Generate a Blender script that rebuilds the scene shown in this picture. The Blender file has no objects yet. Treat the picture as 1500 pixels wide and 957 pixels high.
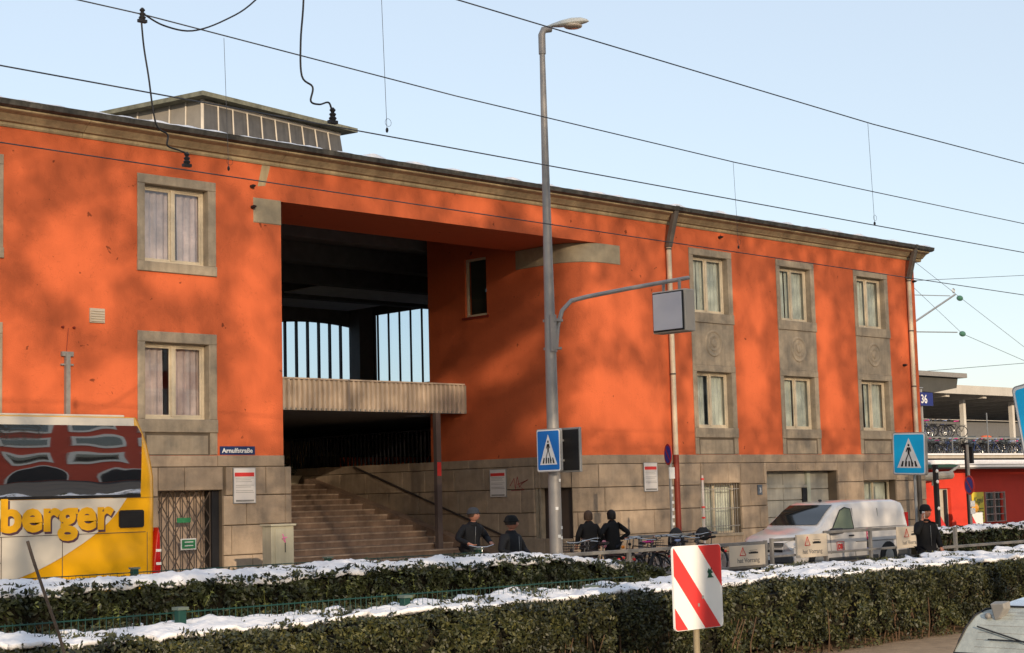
import bpy, bmesh, math, random
import numpy as np
from mathutils import Vector, Matrix, noise
R = math.radians
rnd = random.Random(7)
S = bpy.context.scene
COL = S.collection

# ---------------------------------------------------------------- camera, world, sun
EYE = Vector((0, 0, 2.25))
yaw, pit, rol = .774138, .102664, -.025742
fw = Vector((math.sin(yaw)*math.cos(pit), math.cos(yaw)*math.cos(pit), math.sin(pit)))
r0 = Vector((math.cos(yaw), -math.sin(yaw), 0)); u0 = r0.cross(fw)
rt = r0*math.cos(rol)+u0*math.sin(rol); up = -r0*math.sin(rol)+u0*math.cos(rol)
cam = bpy.data.cameras.new('camera'); co = bpy.data.objects.new('camera', cam); COL.objects.link(co)
mw = Matrix((rt, up, -fw)).transposed().to_4x4(); mw.translation = EYE
co.matrix_world = mw
cam.sensor_width = 36; cam.lens = 36*2400/1500; cam.clip_end = 3000; cam.clip_start = .1
S.camera = co

SUN_EL = 12.0
SX, SY = .45, .893                       # horizontal travel direction of the light
sun_dir = Vector((SX, SY, -math.tan(R(SUN_EL)))).normalized()
sl = bpy.data.lights.new('sun', 'SUN'); sl.energy = 4.0; sl.angle = R(.45); sl.color = (1, .80, .58)
so = bpy.data.objects.new('sun', sl); COL.objects.link(so)
so.rotation_euler = (-sun_dir).to_track_quat('Z', 'Y').to_euler()
W = bpy.data.worlds.new('World'); S.world = W; W.use_nodes = True
wn = W.node_tree; bg = wn.nodes['Background']
sky = wn.nodes.new('ShaderNodeTexSky'); sky.sky_type = 'NISHITA'; sky.sun_disc = False
sky.sun_elevation = R(SUN_EL); sky.sun_rotation = math.atan2(-SX, -SY)
sky.dust_density = .6; sky.air_density = 1.0; sky.ozone_density = 1.0
hz = wn.nodes.new('ShaderNodeMix'); hz.data_type = 'RGBA'; hz.inputs[0].default_value = .52      # thin bright winter haze
wn.links.new(sky.outputs[0], hz.inputs[6]); hz.inputs[7].default_value = (5.5, 6.05, 6.95, 1)
wn.links.new(hz.outputs[2], bg.inputs[0]); bg.inputs[1].default_value = .15
S.view_settings.view_transform = 'Standard'; S.view_settings.look = 'None'
S.view_settings.exposure = 0.12; S.view_settings.gamma = 1
S.render.engine = 'CYCLES'
try:
    S.cycles.max_bounces = 8; S.cycles.transparent_max_bounces = 8
except Exception: pass

# ---------------------------------------------------------------- helpers
MATS = {}
def mat(name, col, rough=.8, metal=0, var=.12, scale=2.0, spec=.3, bump=0, bscale=40, rand=0, streak=0, dirt=0, dcol=(.08, .06, .045), coat=0, spots=0):
    m = bpy.data.materials.new(name); m.use_nodes = True
    nt = m.node_tree; N = nt.nodes; L = nt.links
    b = N['Principled BSDF']
    b.inputs['Roughness'].default_value = rough; b.inputs['Metallic'].default_value = metal
    b.inputs['Specular IOR Level'].default_value = spec
    if coat: b.inputs['Coat Weight'].default_value = coat; b.inputs['Coat Roughness'].default_value = .08
    geo = N.new('ShaderNodeNewGeometry')
    cur = None
    def mul(a, f):
        mx = N.new('ShaderNodeMix'); mx.data_type = 'RGBA'; mx.blend_type = 'MULTIPLY'; mx.inputs[0].default_value = 1
        if isinstance(a, tuple): mx.inputs[6].default_value = (*a, 1)
        else: L.new(a, mx.inputs[6])
        L.new(f, mx.inputs[7]); return mx.outputs[2]
    cur = tuple(col)
    if var:
        n = N.new('ShaderNodeTexNoise'); n.inputs['Scale'].default_value = scale; n.inputs['Detail'].default_value = 6
        n.inputs['Roughness'].default_value = .65
        L.new(geo.outputs['Position'], n.inputs['Vector'])
        mr = N.new('ShaderNodeMapRange'); mr.inputs[1].default_value = .3; mr.inputs[2].default_value = .7
        mr.inputs[3].default_value = 1-var; mr.inputs[4].default_value = 1+var*.6
        L.new(n.outputs[0], mr.inputs[0]); cur = mul(cur, mr.outputs[0])
    if streak:
        mp = N.new('ShaderNodeMapping'); mp.inputs['Scale'].default_value = (5, 5, .35)
        L.new(geo.outputs['Position'], mp.inputs[0])
        n = N.new('ShaderNodeTexNoise'); n.inputs['Scale'].default_value = 1.6; n.inputs['Detail'].default_value = 5
        L.new(mp.outputs[0], n.inputs['Vector'])
        mr = N.new('ShaderNodeMapRange'); mr.inputs[1].default_value = .42; mr.inputs[2].default_value = .72
        mr.inputs[3].default_value = 1; mr.inputs[4].default_value = 1-streak
        L.new(n.outputs[0], mr.inputs[0]); cur = mul(cur, mr.outputs[0])
    if rand:
        oi = N.new('ShaderNodeObjectInfo'); mr = N.new('ShaderNodeMapRange')
        mr.inputs[3].default_value = 1-rand; mr.inputs[4].default_value = 1+rand
        L.new(oi.outputs['Random'], mr.inputs[0]); cur = mul(cur, mr.outputs[0])
    if dirt:
        n = N.new('ShaderNodeTexNoise'); n.inputs['Scale'].default_value = 1.1; n.inputs['Detail'].default_value = 9; n.inputs['Roughness'].default_value = .75
        L.new(geo.outputs['Position'], n.inputs['Vector'])
        mr = N.new('ShaderNodeMapRange'); mr.inputs[1].default_value = .56; mr.inputs[2].default_value = .74
        mr.inputs[3].default_value = 0; mr.inputs[4].default_value = dirt
        L.new(n.outputs[0], mr.inputs[0])
        mx = N.new('ShaderNodeMix'); mx.data_type = 'RGBA'; L.new(mr.outputs[0], mx.inputs[0])
        if isinstance(cur, tuple): mx.inputs[6].default_value = (*cur, 1)
        else: L.new(cur, mx.inputs[6])
        mx.inputs[7].default_value = (*dcol, 1); cur = mx.outputs[2]
    if spots:                                # scattered chips and fine cracks in the render
        n = N.new('ShaderNodeTexNoise'); n.inputs['Scale'].default_value = 3.3; n.inputs['Detail'].default_value = 3; n.inputs['Distortion'].default_value = .4
        L.new(geo.outputs['Position'], n.inputs['Vector'])
        mr = N.new('ShaderNodeMapRange'); mr.inputs[1].default_value = .725; mr.inputs[2].default_value = .75; mr.inputs[3].default_value = 1; mr.inputs[4].default_value = 1-spots
        L.new(n.outputs[0], mr.inputs[0]); cur = mul(cur, mr.outputs[0])
        n = N.new('ShaderNodeTexNoise'); n.inputs['Scale'].default_value = .8; n.inputs['Detail'].default_value = 4; n.inputs['Roughness'].default_value = .7
        L.new(geo.outputs['Position'], n.inputs['Vector'])
        a_ = N.new('ShaderNodeMath'); a_.operation = 'SUBTRACT'; a_.inputs[1].default_value = .5; L.new(n.outputs[0], a_.inputs[0])
        a2 = N.new('ShaderNodeMath'); a2.operation = 'ABSOLUTE'; L.new(a_.outputs[0], a2.inputs[0])
        mr = N.new('ShaderNodeMapRange'); mr.inputs[1].default_value = .0; mr.inputs[2].default_value = .0035; mr.inputs[3].default_value = .80; mr.inputs[4].default_value = 1
        L.new(a2.outputs[0], mr.inputs[0]); cur = mul(cur, mr.outputs[0])
    if isinstance(cur, tuple): b.inputs['Base Color'].default_value = (*cur, 1)
    else: L.new(cur, b.inputs['Base Color'])
    if bump:
        n = N.new('ShaderNodeTexNoise'); n.inputs['Scale'].default_value = bscale; n.inputs['Detail'].default_value = 5
        L.new(geo.outputs['Position'], n.inputs['Vector'])
        bp = N.new('ShaderNodeBump'); bp.inputs['Strength'].default_value = bump; bp.inputs['Distance'].default_value = .02
        L.new(n.outputs[0], bp.inputs['Height']); L.new(bp.outputs[0], b.inputs['Normal'])
    MATS[name] = m
    return m

def glass(name, tint=(.85, .9, .9), base=.08, rough=.02):
    m = bpy.data.materials.new(name); m.use_nodes = True
    nt = m.node_tree; N = nt.nodes; L = nt.links; N.remove(N['Principled BSDF'])
    tr = N.new('ShaderNodeBsdfTransparent'); tr.inputs[0].default_value = (*tint, 1)
    gl = N.new('ShaderNodeBsdfGlossy'); gl.inputs['Roughness'].default_value = rough
    fr = N.new('ShaderNodeFresnel'); ge = N.new('ShaderNodeNewGeometry'); io = N.new('ShaderNodeMapRange'); io.inputs[3].default_value = 1.5; io.inputs[4].default_value = 1/1.5
    L.new(ge.outputs['Backfacing'], io.inputs[0]); L.new(io.outputs[0], fr.inputs[0])      # same reflectance from both sides of the pane
    ad = N.new('ShaderNodeMath'); ad.operation = 'ADD'; ad.inputs[1].default_value = base; ad.use_clamp = True
    mx = N.new('ShaderNodeMixShader'); L.new(fr.outputs[0], ad.inputs[0]); L.new(ad.outputs[0], mx.inputs[0])
    L.new(tr.outputs[0], mx.inputs[1]); L.new(gl.outputs[0], mx.inputs[2]); L.new(mx.outputs[0], N['Material Output'].inputs[0])
    return m

def emit(name, col, s):
    m = bpy.data.materials.new(name); m.use_nodes = True; b = m.node_tree.nodes['Principled BSDF']
    b.inputs['Base Color'].default_value = (*col, 1); b.inputs['Emission Color'].default_value = (*col, 1); b.inputs['Emission Strength'].default_value = s
    return m

class MB:
    def __init__(s): s.v = []; s.f = []; s.mi = []; s.cur = 0
    def add(s, vs, fs):
        o = len(s.v); s.v += [tuple(v) for v in vs]; s.f += [tuple(i+o for i in f) for f in fs]; s.mi += [s.cur]*len(fs); return s
    def box(s, x0, x1, y0, y1, z0, z1, M=None):
        vs = [(x, y, z) for z in (z0, z1) for y in (y0, y1) for x in (x0, x1)]
        if M is not None: vs = [M @ Vector(v) for v in vs]
        return s.add(vs, [(0, 2, 3, 1), (4, 5, 7, 6), (0, 1, 5, 4), (2, 6, 7, 3), (0, 4, 6, 2), (1, 3, 7, 5)])
    def cbox(s, x0, x1, y0, y1, z0, z1, c=.015):
        """box whose front (low y) face has chamfered edges"""
        vs = [(x0, y1, z0), (x1, y1, z0), (x1, y1, z1), (x0, y1, z1), (x0, y0+c, z0), (x1, y0+c, z0), (x1, y0+c, z1), (x0, y0+c, z1),
              (x0+c, y0, z0+c), (x1-c, y0, z0+c), (x1-c, y0, z1-c), (x0+c, y0, z1-c)]
        fs = [(0, 3, 2, 1)]
        for i in range(4):
            j = (i+1) % 4
            fs += [(i, j, j+4, i+4), (i+4, j+4, j+8, i+8)]
        fs.append((8, 9, 10, 11)); return s.add(vs, fs)
    def prism(s, poly, a0, a1, axis='y'):
        n = len(poly)
        def mk(p, a):
            return {'y': (p[0], a, p[1]), 'x': (a, p[0], p[1]), 'z': (p[0], p[1], a)}[axis]
        vs = [mk(p, a0) for p in poly]+[mk(p, a1) for p in poly]
        return s.add(vs, [tuple(range(n)), tuple(range(2*n-1, n-1, -1))]+[(i, i+n, (i+1) % n+n, (i+1) % n) for i in range(n)])
    def tube(s, pts, r, n=6, cap=True):
        pts = [Vector(p) for p in pts]; rr = r if isinstance(r, (list, tuple)) else [r]*len(pts)
        vs = []; prev = None
        for i, p in enumerate(pts):
            d = (pts[min(i+1, len(pts)-1)]-pts[max(i-1, 0)])
            if d.length < 1e-9: d = Vector((0, 0, 1))
            d.normalize()
            if prev is None:
                a = Vector((0, 0, 1)) if abs(d.z) < .9 else Vector((1, 0, 0)); x = d.cross(a).normalized()
            else: x = (prev - d*prev.dot(d)).normalized()
            prev = x; y = d.cross(x)
            for k in range(n):
                t = 2*math.pi*k/n; vs.append(p+(x*math.cos(t)+y*math.sin(t))*rr[i])
        fs = [(i*n+k, i*n+(k+1) % n, (i+1)*n+(k+1) % n, (i+1)*n+k) for i in range(len(pts)-1) for k in range(n)]
        if cap: fs += [tuple(range(n-1, -1, -1)), tuple(range((len(pts)-1)*n, len(pts)*n))]
        return s.add(vs, fs)
    def lathe(s, prof, c=(0, 0, 0), n=12, M=None):
        vs = []; 
        for (r, z) in prof:
            for k in range(n):
                t = 2*math.pi*k/n; v = Vector((r*math.cos(t), r*math.sin(t), z))
                vs.append((M @ v if M is not None else v)+Vector(c))
        fs = [(i*n+k, i*n+(k+1) % n, (i+1)*n+(k+1) % n, (i+1)*n+k) for i in range(len(prof)-1) for k in range(n)]
        fs += [tuple(range(n-1, -1, -1)), tuple(range((len(prof)-1)*n, len(prof)*n))]
        return s.add(vs, fs)
    def torus(s, c, R0, r, axis='y', n=20, m=6, a0=0, a1=2*math.pi):
        pts = []
        full = abs(a1-a0-2*math.pi) < 1e-6
        for i in range(n+1):
            t = a0+(a1-a0)*i/n; p = {'y': (math.cos(t), 0, math.sin(t)), 'x': (0, math.cos(t), math.sin(t)), 'z': (math.cos(t), math.sin(t), 0)}[axis]
            pts.append(Vector(c)+Vector(p)*R0)
        return s.tube(pts, r, m, cap=not full)
    def blob(s, c, rad, nu=10, nv=7, jit=0):
        rad = rad if isinstance(rad, tuple) else (rad,)*3
        vs = []; 
        for i in range(1, nv):
            a = math.pi*i/nv
            for k in range(nu):
                t = 2*math.pi*k/nu; j = 1+jit*rnd.uniform(-1, 1)
                vs.append((c[0]+rad[0]*math.sin(a)*math.cos(t)*j, c[1]+rad[1]*math.sin(a)*math.sin(t)*j, c[2]+rad[2]*math.cos(a)*j))
        top = len(vs); vs += [(c[0], c[1], c[2]+rad[2]), (c[0], c[1], c[2]-rad[2])]
        fs = [(i*nu+k, (i+1)*nu+k, (i+1)*nu+(k+1) % nu, i*nu+(k+1) % nu) for i in range(nv-2) for k in range(nu)]
        fs += [(top, k, (k+1) % nu) for k in range(nu)]+[(top+1, (nv-2)*nu+(k+1) % nu, (nv-2)*nu+k) for k in range(nu)]
        return s.add(vs, fs)
    def mesh(s, name, mats, smooth=False):
        me = bpy.data.meshes.new(name); me.from_pydata(s.v, [], s.f)
        for m in (mats if isinstance(mats, (list, tuple)) else [mats]): me.materials.append(m)
        if any(s.mi): me.polygons.foreach_set('material_index', s.mi)
        bm = bmesh.new(); bm.from_mesh(me); bmesh.ops.recalc_face_normals(bm, faces=bm.faces); bm.to_mesh(me); bm.free()
        if smooth:
            me.polygons.foreach_set('use_smooth', [True]*len(me.polygons))
            if smooth != 'all':
                try: me.set_sharp_from_angle(angle=R(38))
                except Exception: pass
        return me

def link(name, me, parent=None):
    o = bpy.data.objects.new(name, me); COL.objects.link(o)
    if parent is not None: setpar(o, parent)
    return o
def rootloc(p):
    v = Vector(p.location)
    while p.parent: 
        p = p.parent
        if p.type == 'EMPTY': v = Vector(p.location) if not p.parent else v
    return v
def setpar(o, p):
    o.parent = p
    if p.type == 'EMPTY': o.matrix_parent_inverse = Matrix.Translation(-Vector(p.location))
def P(mb, name, mats, parent=None, smooth=False, bevel=0, seg=2, label=None, kind=None):
    o = link(name, mb.mesh(name, mats, smooth), parent)
    if bevel:
        md = o.modifiers.new('bevel', 'BEVEL'); md.width = bevel; md.segments = seg; md.limit_method = 'ANGLE'; md.angle_limit = R(35)
    if label: o['label'] = label
    if kind: o['kind'] = kind
    return o
def tag(o, label, cat, group=None, kind=None):
    if label: o['label'] = label
    if cat: o['category'] = cat
    if group: o['group'] = group
    if kind: o['kind'] = kind
    return o
def thing(name, loc, label, cat, group=None, rz=0):
    o = bpy.data.objects.new(name, None); COL.objects.link(o); o.location = loc; o.rotation_euler.z = rz
    o.empty_display_size = .2
    return tag(o, label, cat, group)
def struct(mb, name, mats, smooth=False):
    o = P(mb, name, mats, smooth=smooth); o['kind'] = 'structure'; return o
def children(o): return [c for c in list(COL.objects) if c.parent == o]
def copy_tree(o, loc=None, rz=None, label=None, group=None, tree=None):
    c = o.copy(); COL.objects.link(c)
    if loc is not None: c.location = loc
    if rz is not None: c.rotation_euler.z = rz
    if label: c['label'] = label
    if group: c['group'] = group
    for ch in children(o):
        d = ch.copy(); COL.objects.link(d); d.parent = c
        for g in children(ch):
            e = g.copy(); COL.objects.link(e); e.parent = d
    return c
def text(name, body, size, m, parent, origin, xdir, updir, extrude=.002, offset=0, shear=0, align='LEFT', width=None):
    """flat lettering: origin, reading direction and up direction in world space"""
    cu = bpy.data.curves.new(name, 'FONT'); cu.body = body; cu.size = size; cu.extrude = extrude; cu.offset = offset; cu.shear = shear; cu.align_x = align
    cu.resolution_u = 3
    t = bpy.data.objects.new('tmp', cu); COL.objects.link(t)
    bpy.context.view_layer.update()
    me = bpy.data.meshes.new_from_object(t); bpy.data.objects.remove(t)
    x = Vector(xdir).normalized(); u = Vector(updir).normalized(); z = x.cross(u)
    sc = 1
    if width:
        xs = [v.co.x for v in me.vertices]; w = max(xs)-min(xs); sc = width/w
    Mx = Matrix((x*sc, u, z)).transposed().to_4x4(); Mx.translation = Vector(origin)
    me.transform(Mx); me.materials.clear(); me.materials.append(m)
    return link(name, me, parent)

# ---------------------------------------------------------------- materials
orange = mat('orange_render', (.575, .122, .042), .9, var=.05, scale=.8, bump=.3, bscale=30, streak=.03, dirt=.04, dcol=(.30, .055, .02), spots=.6)
stone = mat('beige_stone', (.355, .270, .190), .85, var=.20, scale=3.2, bump=.35, bscale=60, rand=.13, streak=.12, dirt=.5, dcol=(.13, .10, .07))
stone_plain = mat('weathered_stone_trim', (.35, .285, .205), .85, var=.2, scale=4, bump=.3, bscale=60, streak=.18, dirt=.45, dcol=(.12, .10, .065))
joint = mat('stone_joint', (.13, .10, .07), .9, var=.1)
cornice_m = mat('cornice_plaster', (.40, .31, .18), .85, var=.15, scale=2, streak=.25, bump=.2)
gutter_m = mat('gutter_metal', (.085, .08, .068), .6, var=.6, scale=3, streak=.45, dirt=.85, dcol=(.22, .20, .16))
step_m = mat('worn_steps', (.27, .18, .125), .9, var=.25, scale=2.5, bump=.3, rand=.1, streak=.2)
cream = mat('cream_painted_wood', (.62, .52, .37), .5, var=.12, scale=8, dirt=.3, dcol=(.3, .22, .14))
curtain_m = mat('pale_curtain', (.74, .71, .60), .9, var=.25, scale=2.2)
curtain_r = mat('rosy_curtain', (.72, .54, .50), .9, var=.25, scale=2.2)
glass_m = glass('window_glass')
dark = mat('dark_interior', (.02, .02, .02), .95, var=.1)
dgrey = mat('dark_hall_paint', (.20, .20, .19), .9, var=.2)
steel = mat('galvanised_steel', (.36, .36, .35), .5, .6, var=.15, scale=5, dirt=.25, dcol=(.15, .13, .11))
grey_paint = mat('grey_painted_metal', (.25, .235, .215), .55, var=.2, scale=6, dirt=.3, dcol=(.12, .09, .07))
black = mat('black_plastic', (.018, .018, .02), .5, var=.1)
rubber = mat('tyre_rubber', (.02, .02, .02), .8, var=.1)
white = mat('white_paint', (.74, .73, .70), .5, var=.05)
red = mat('red_sign_paint', (.62, .045, .04), .5, var=.06)
blue = mat('sign_blue', (.006, .15, .50), .4, var=.03)
cyan = mat('bright_sign_blue', (.004, .44, .80), .4, var=.03)
snow_m = mat('old_snow', (.80, .79, .80), .75, var=.10, scale=7, bump=.6, bscale=22, spec=.3, dirt=.35, dcol=(.52, .47, .42))
green = mat('dark_green_paint', (.008, .045, .035), .5, var=.2)
corr = mat('corrugated_cladding', (.58, .47, .36), .6, var=.1, scale=1.5, streak=.18)
copperpipe = mat('red_brown_pipe', (.24, .035, .02), .5, var=.15)
asphalt = mat('asphalt', (.05, .05, .05), .9, var=.2, scale=8, bump=.4)
paving = mat('paving', (.20, .17, .14), .9, var=.2, scale=3, bump=.3)
soil = mat('soil', (.36, .25, .155), .95, var=.3, scale=5, bump=.6)
# ---------------------------------------------------------------- ground
def sheet(x0, x1, y0, y1, z, name, m):
    mb = MB(); nx = max(1, int((x1-x0)/4)) if x1-x0 < 200 else 1; mb.add([(x0, y0, z), (x1, y0, z), (x1, y1, z), (x0, y1, z)], [(0, 1, 2, 3)]); return struct(mb, name, m)
sheet(-1500, 1500, -1500, 1500, 0, 'ground', asphalt)
def slab(name, x0, x1, y0, y1, z0, z1, m): return struct(MB().box(x0, x1, y0, y1, z0, z1), name, m)
slab('pavement', -20, 18, 30.4, 38.4, .004, .12, paving)
slab('station_pavement', 18, 57.2, 28.6, 38.4, .004, .12, paving)
slab('forecourt', 57.2, 140, 28.6, 75, .004, .11, paving)
slab('median_island', 20.5, 33.6, 23.2, 28.0, .004, .12, paving)
slab('planting_bed', -6, 34, 9.3, 16.2, .004, .06, soil)
slab('planting_strip', 0, 22.5, 20.6, 23.0, .004, .06, soil)
# kerb stones along the island edge near the road
struct(MB().box(20.5, 33.6, 23.05, 23.19, .004, .14), 'kerb', stone)

# ---------------------------------------------------------------- station building
B = thing('station_building', (40, 35.3, 0), 'orange rendered station wing with stone base, passage and wide stair', 'building')
YF = 35.3
class Path:
    def __init__(s, pts):                # pts: list of (x,y); outward normal is to the right of travel... stored explicitly
        s.p = [Vector(q) for q in pts]; s.s = [0]
        for a, b in zip(s.p, s.p[1:]): s.s.append(s.s[-1]+(b-a).length)
    def at(s, t):
        for i in range(len(s.p)-1):
            if t <= s.s[i+1]+1e-9 or i == len(s.p)-2:
                a, b = s.p[i], s.p[i+1]; d = (b-a).normalized(); q = a+d*(t-s.s[i]); n = Vector((d.y, -d.x)); break
        # mitred normal at vertices
        for i in range(1, len(s.p)-1):
            if abs(t-s.s[i]) < 1e-6:
                d1 = (s.p[i]-s.p[i-1]).normalized(); d2 = (s.p[i+1]-s.p[i]).normalized(); m = (Vector((d1.y, -d1.x))+Vector((d2.y, -d2.x))).normalized()
                n = m/max(.3, m.dot(Vector((d1.y, -d1.x))))
        return q, n
    def cuts(s, a, b): return [a]+[t for t in s.s if a+1e-6 < t < b-1e-6]+[b]
def wall(mb, path, s0, s1, z0, z1, holes=(), off=0, thick=.45):
    S_ = sorted(set([round(t, 5) for t in path.cuts(s0, s1)]+[round(h[i], 5) for h in holes for i in (0, 1)])); S_ = [t for t in S_ if s0-1e-6 <= t <= s1+1e-6]
    Z_ = sorted(set([z0, z1]+[h[i] for h in holes for i in (2, 3)])); Z_ = [z for z in Z_ if z0 <= z <= z1]
    def hole(i, j):
        if i < 0 or j < 0 or i >= len(S_)-1 or j >= len(Z_)-1: return True
        sm = (S_[i]+S_[i+1])/2; zm = (Z_[j]+Z_[j+1])/2
        return any(h[0] < sm < h[1] and h[2] < zm < h[3] for h in holes)
    idx = {}
    vs = []; fs = []
    def V(i, j, k):
        key = (i, j, k)
        if key not in idx:
            q, n = path.at(S_[i]); o = off - (thick if k else 0); idx[key] = len(vs); vs.append((q.x+n.x*o, q.y+n.y*o, Z_[j]))
        return idx[key]
    for i in range(len(S_)-1):
        for j in range(len(Z_)-1):
            if hole(i, j): continue
            fs.append((V(i, j, 0), V(i+1, j, 0), V(i+1, j+1, 0), V(i, j+1, 0)))
            fs.append((V(i, j, 1), V(i, j+1, 1), V(i+1, j+1, 1), V(i+1, j, 1)))
            if hole(i-1, j): fs.append((V(i, j, 0), V(i, j+1, 0), V(i, j+1, 1), V(i, j, 1)))
            if hole(i+1, j): fs.append((V(i+1, j, 0), V(i+1, j, 1), V(i+1, j+1, 1), V(i+1, j+1, 0)))
            if hole(i, j-1): fs.append((V(i, j, 0), V(i, j, 1), V(i+1, j, 1), V(i+1, j, 0)))
            if hole(i, j+1): fs.append((V(i, j+1, 0), V(i+1, j+1, 0), V(i+1, j+1, 1), V(i, j+1, 1)))
    mb.add(vs, fs)
def pblock(mb, path, s0, s1, z0, z1, o0, o1, c=.015):
    """block following the path between offsets o0 (back) and o1 (front) with chamfered front edges"""
    cs = path.cuts(s0, s1)
    if len(cs) > 2: cs = [s0, s0+c]+cs[1:-1]+[s1-c, s1]
    else: cs = [s0, s0+c, s1-c, s1]
    rows = []
    for k, t in enumerate(cs):
        q, n = path.at(t); e = (k == 0 or k == len(cs)-1)
        f = o1-c if e else o1
        rows.append([(q.x+n.x*o0, q.y+n.y*o0, z0), (q.x+n.x*(o1-c), q.y+n.y*(o1-c), z0), (q.x+n.x*f, q.y+n.y*f, z0+c), (q.x+n.x*f, q.y+n.y*f, z1-c), (q.x+n.x*(o1-c), q.y+n.y*(o1-c), z1), (q.x+n.x*o0, q.y+n.y*o0, z1)])
    vs = [v for r in rows for v in r]; n_ = len(rows)
    fs = [(i*6+j, (i+1)*6+j, (i+1)*6+(j+1) % 6, i*6+(j+1) % 6) for i in range(n_-1) for j in range(6)]
    fs += [tuple(range(5, -1, -1)), tuple((n_-1)*6+j for j in range(6))]
    mb.add(vs, fs)

ZL = 3.44                                   # top of the stone base
ZT = 11.2                                   # top of the orange wall
XL, XO, XS = 4.0, 25.95, 37.5               # left end, left jamb of the opening, side wall plane
arc = [(XS+1.2*(1-math.cos(a)), YF+1.2-1.2*math.sin(a)) for a in [R(90*k/7) for k in range(8)]]
pL = Path([(XL, YF), (XO, YF), (XO, 60)])
pR = Path([(XS, 51.0)]+arc+[(57.1, YF), (57.1, 60)])
def sL(x): return x-XL
A0 = 51-(YF+1.2); ARC = pR.s[8]-A0
def sY(y): return 51-y                       # on the side wall
def sR(x): return pR.s[8]+(x-(XS+1.2))       # on the front, right of the curve

colsL = [9.75, 15.65, 21.55]; colsR = [43.0, 47.9, 52.8]
WW = 2.32; I0, I1 = .21, 2.08                # surround width, opening offsets
holesL = [(sL(c+I0-.03), sL(c+I1+.03), a-.03, b+.03) for c in colsL for (a, b) in ((8.3, 10.27), (4.36, 6.28))]
holesR = [(sR(c+I0-.03), sR(c+I1+.03), a-.03, b+.03) for c in colsR for (a, b) in ((8.3, 10.27), (4.36, 6.28))]
side_win = (sY(40.6), sY(39.53), 8.28, 10.26)
mb = MB(); wall(mb, pL, 0, pL.s[2], ZL, ZT, holesL); P(mb, 'left_wall', orange, B)
mb = MB(); wall(mb, pR, sY(42.5), pR.s[-1], ZL, ZT, holesR+[side_win]); P(mb, 'right_wall', orange, B, smooth=True)
# beam above the passage
P(MB().box(XO-.0, 39.6, YF+.003, 38.15, 10.25, ZT), 'lintel_beam', orange, B)

# windows -----------------------------------------------------------
def window(x0, zb, ztop, panel=None, cm=curtain_m, lintel_top=.24, skirt=.24, openleaf=False, gap=.2):
    """x0 = left edge of the stone surround; opening zb..ztop"""
    a, b = x0+I0, x0+I1; x1 = x0+WW; f = YF-.035
    mb = MB()
    mb.cbox(x0, a, f, YF+.3, zb, ztop); mb.cbox(b, x1, f, YF+.3, zb, ztop)
    mb.cbox(x0, x1, f-.003, YF+.3, ztop, ztop+lintel_top)
    mb.cbox(x0-.01, x1+.01, f-.025, YF+.3, zb-skirt, zb)
    w = P(mb, 'window', stone_plain, B)
    d = YF+.2; t = .075; mid = (a+b)/2
    mb = MB()
    mb.box(a, b, d, d+.08, zb, zb+t); mb.box(a, b, d, d+.08, ztop-t, ztop)
    mb.box(a, a+t, d, d+.08, zb+t, ztop-t); mb.box(b-t, b, d, d+.08, zb+t, ztop-t)
    mb.box(mid-.05, mid+.05, d-.015, d+.08, zb+t, ztop-t)
    for p, q in ((a+t, mid-.05), (mid+.05, b-t)):   # casement frames
        u = .05; e = d+.018
        mb.box(p, q, e, e+.04, zb+t, zb+t+u); mb.box(p, q, e, e+.04, ztop-t-u, ztop-t)
        mb.box(p, p+u, e, e+.04, zb+t+u, ztop-t-u); mb.box(q-u, q, e, e+.04, zb+t+u, ztop-t-u)
    P(mb, 'window_frame', cream, w, bevel=.006, seg=1)
    for p, q in ((a+t+.05, mid-.1), (mid+.1, b-t-.05)):
        P(MB().add([(p, d+.04, zb+t+.05), (q, d+.04, zb+t+.05), (q, d+.04, ztop-t-.05), (p, d+.04, ztop-t-.05)], [(0, 1, 2, 3)]), 'pane', glass_m, w)
    # curtain: folded sheet behind the glass, with a random gap
    mb = MB(); n = 46; g0 = rnd.uniform(.30, .5); g1 = g0+rnd.uniform(.5, 1.2)*gap; y0 = d+.17
    vs = []; fs = []
    for i in range(n+1):
        u = i/n; x = a+(b-a)*u; y = y0+.03*math.sin(u*60+rnd.uniform(0, .6))
        vs += [(x, y, zb), (x+.02*math.sin(i), y+.01, ztop)]
    for i in range(n):
        if not (g0 < (i+.5)/n < g1): fs.append((2*i, 2*i+2, 2*i+3, 2*i+1))
    P(mb.add(vs, fs), 'curtain', cm, w)
    return w
for c in colsL:
    window(c, 8.3, 10.27, cm=curtain_r, skirt=.25); window(c, 4.36, 6.28, cm=curtain_r, lintel_top=.27, skirt=.33)
for c in colsR:
    window(c, 8.3, 10.27, skirt=.34, gap=.05); window(c, 4.36, 6.28, lintel_top=.22, skirt=.33, gap=.12)
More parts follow.
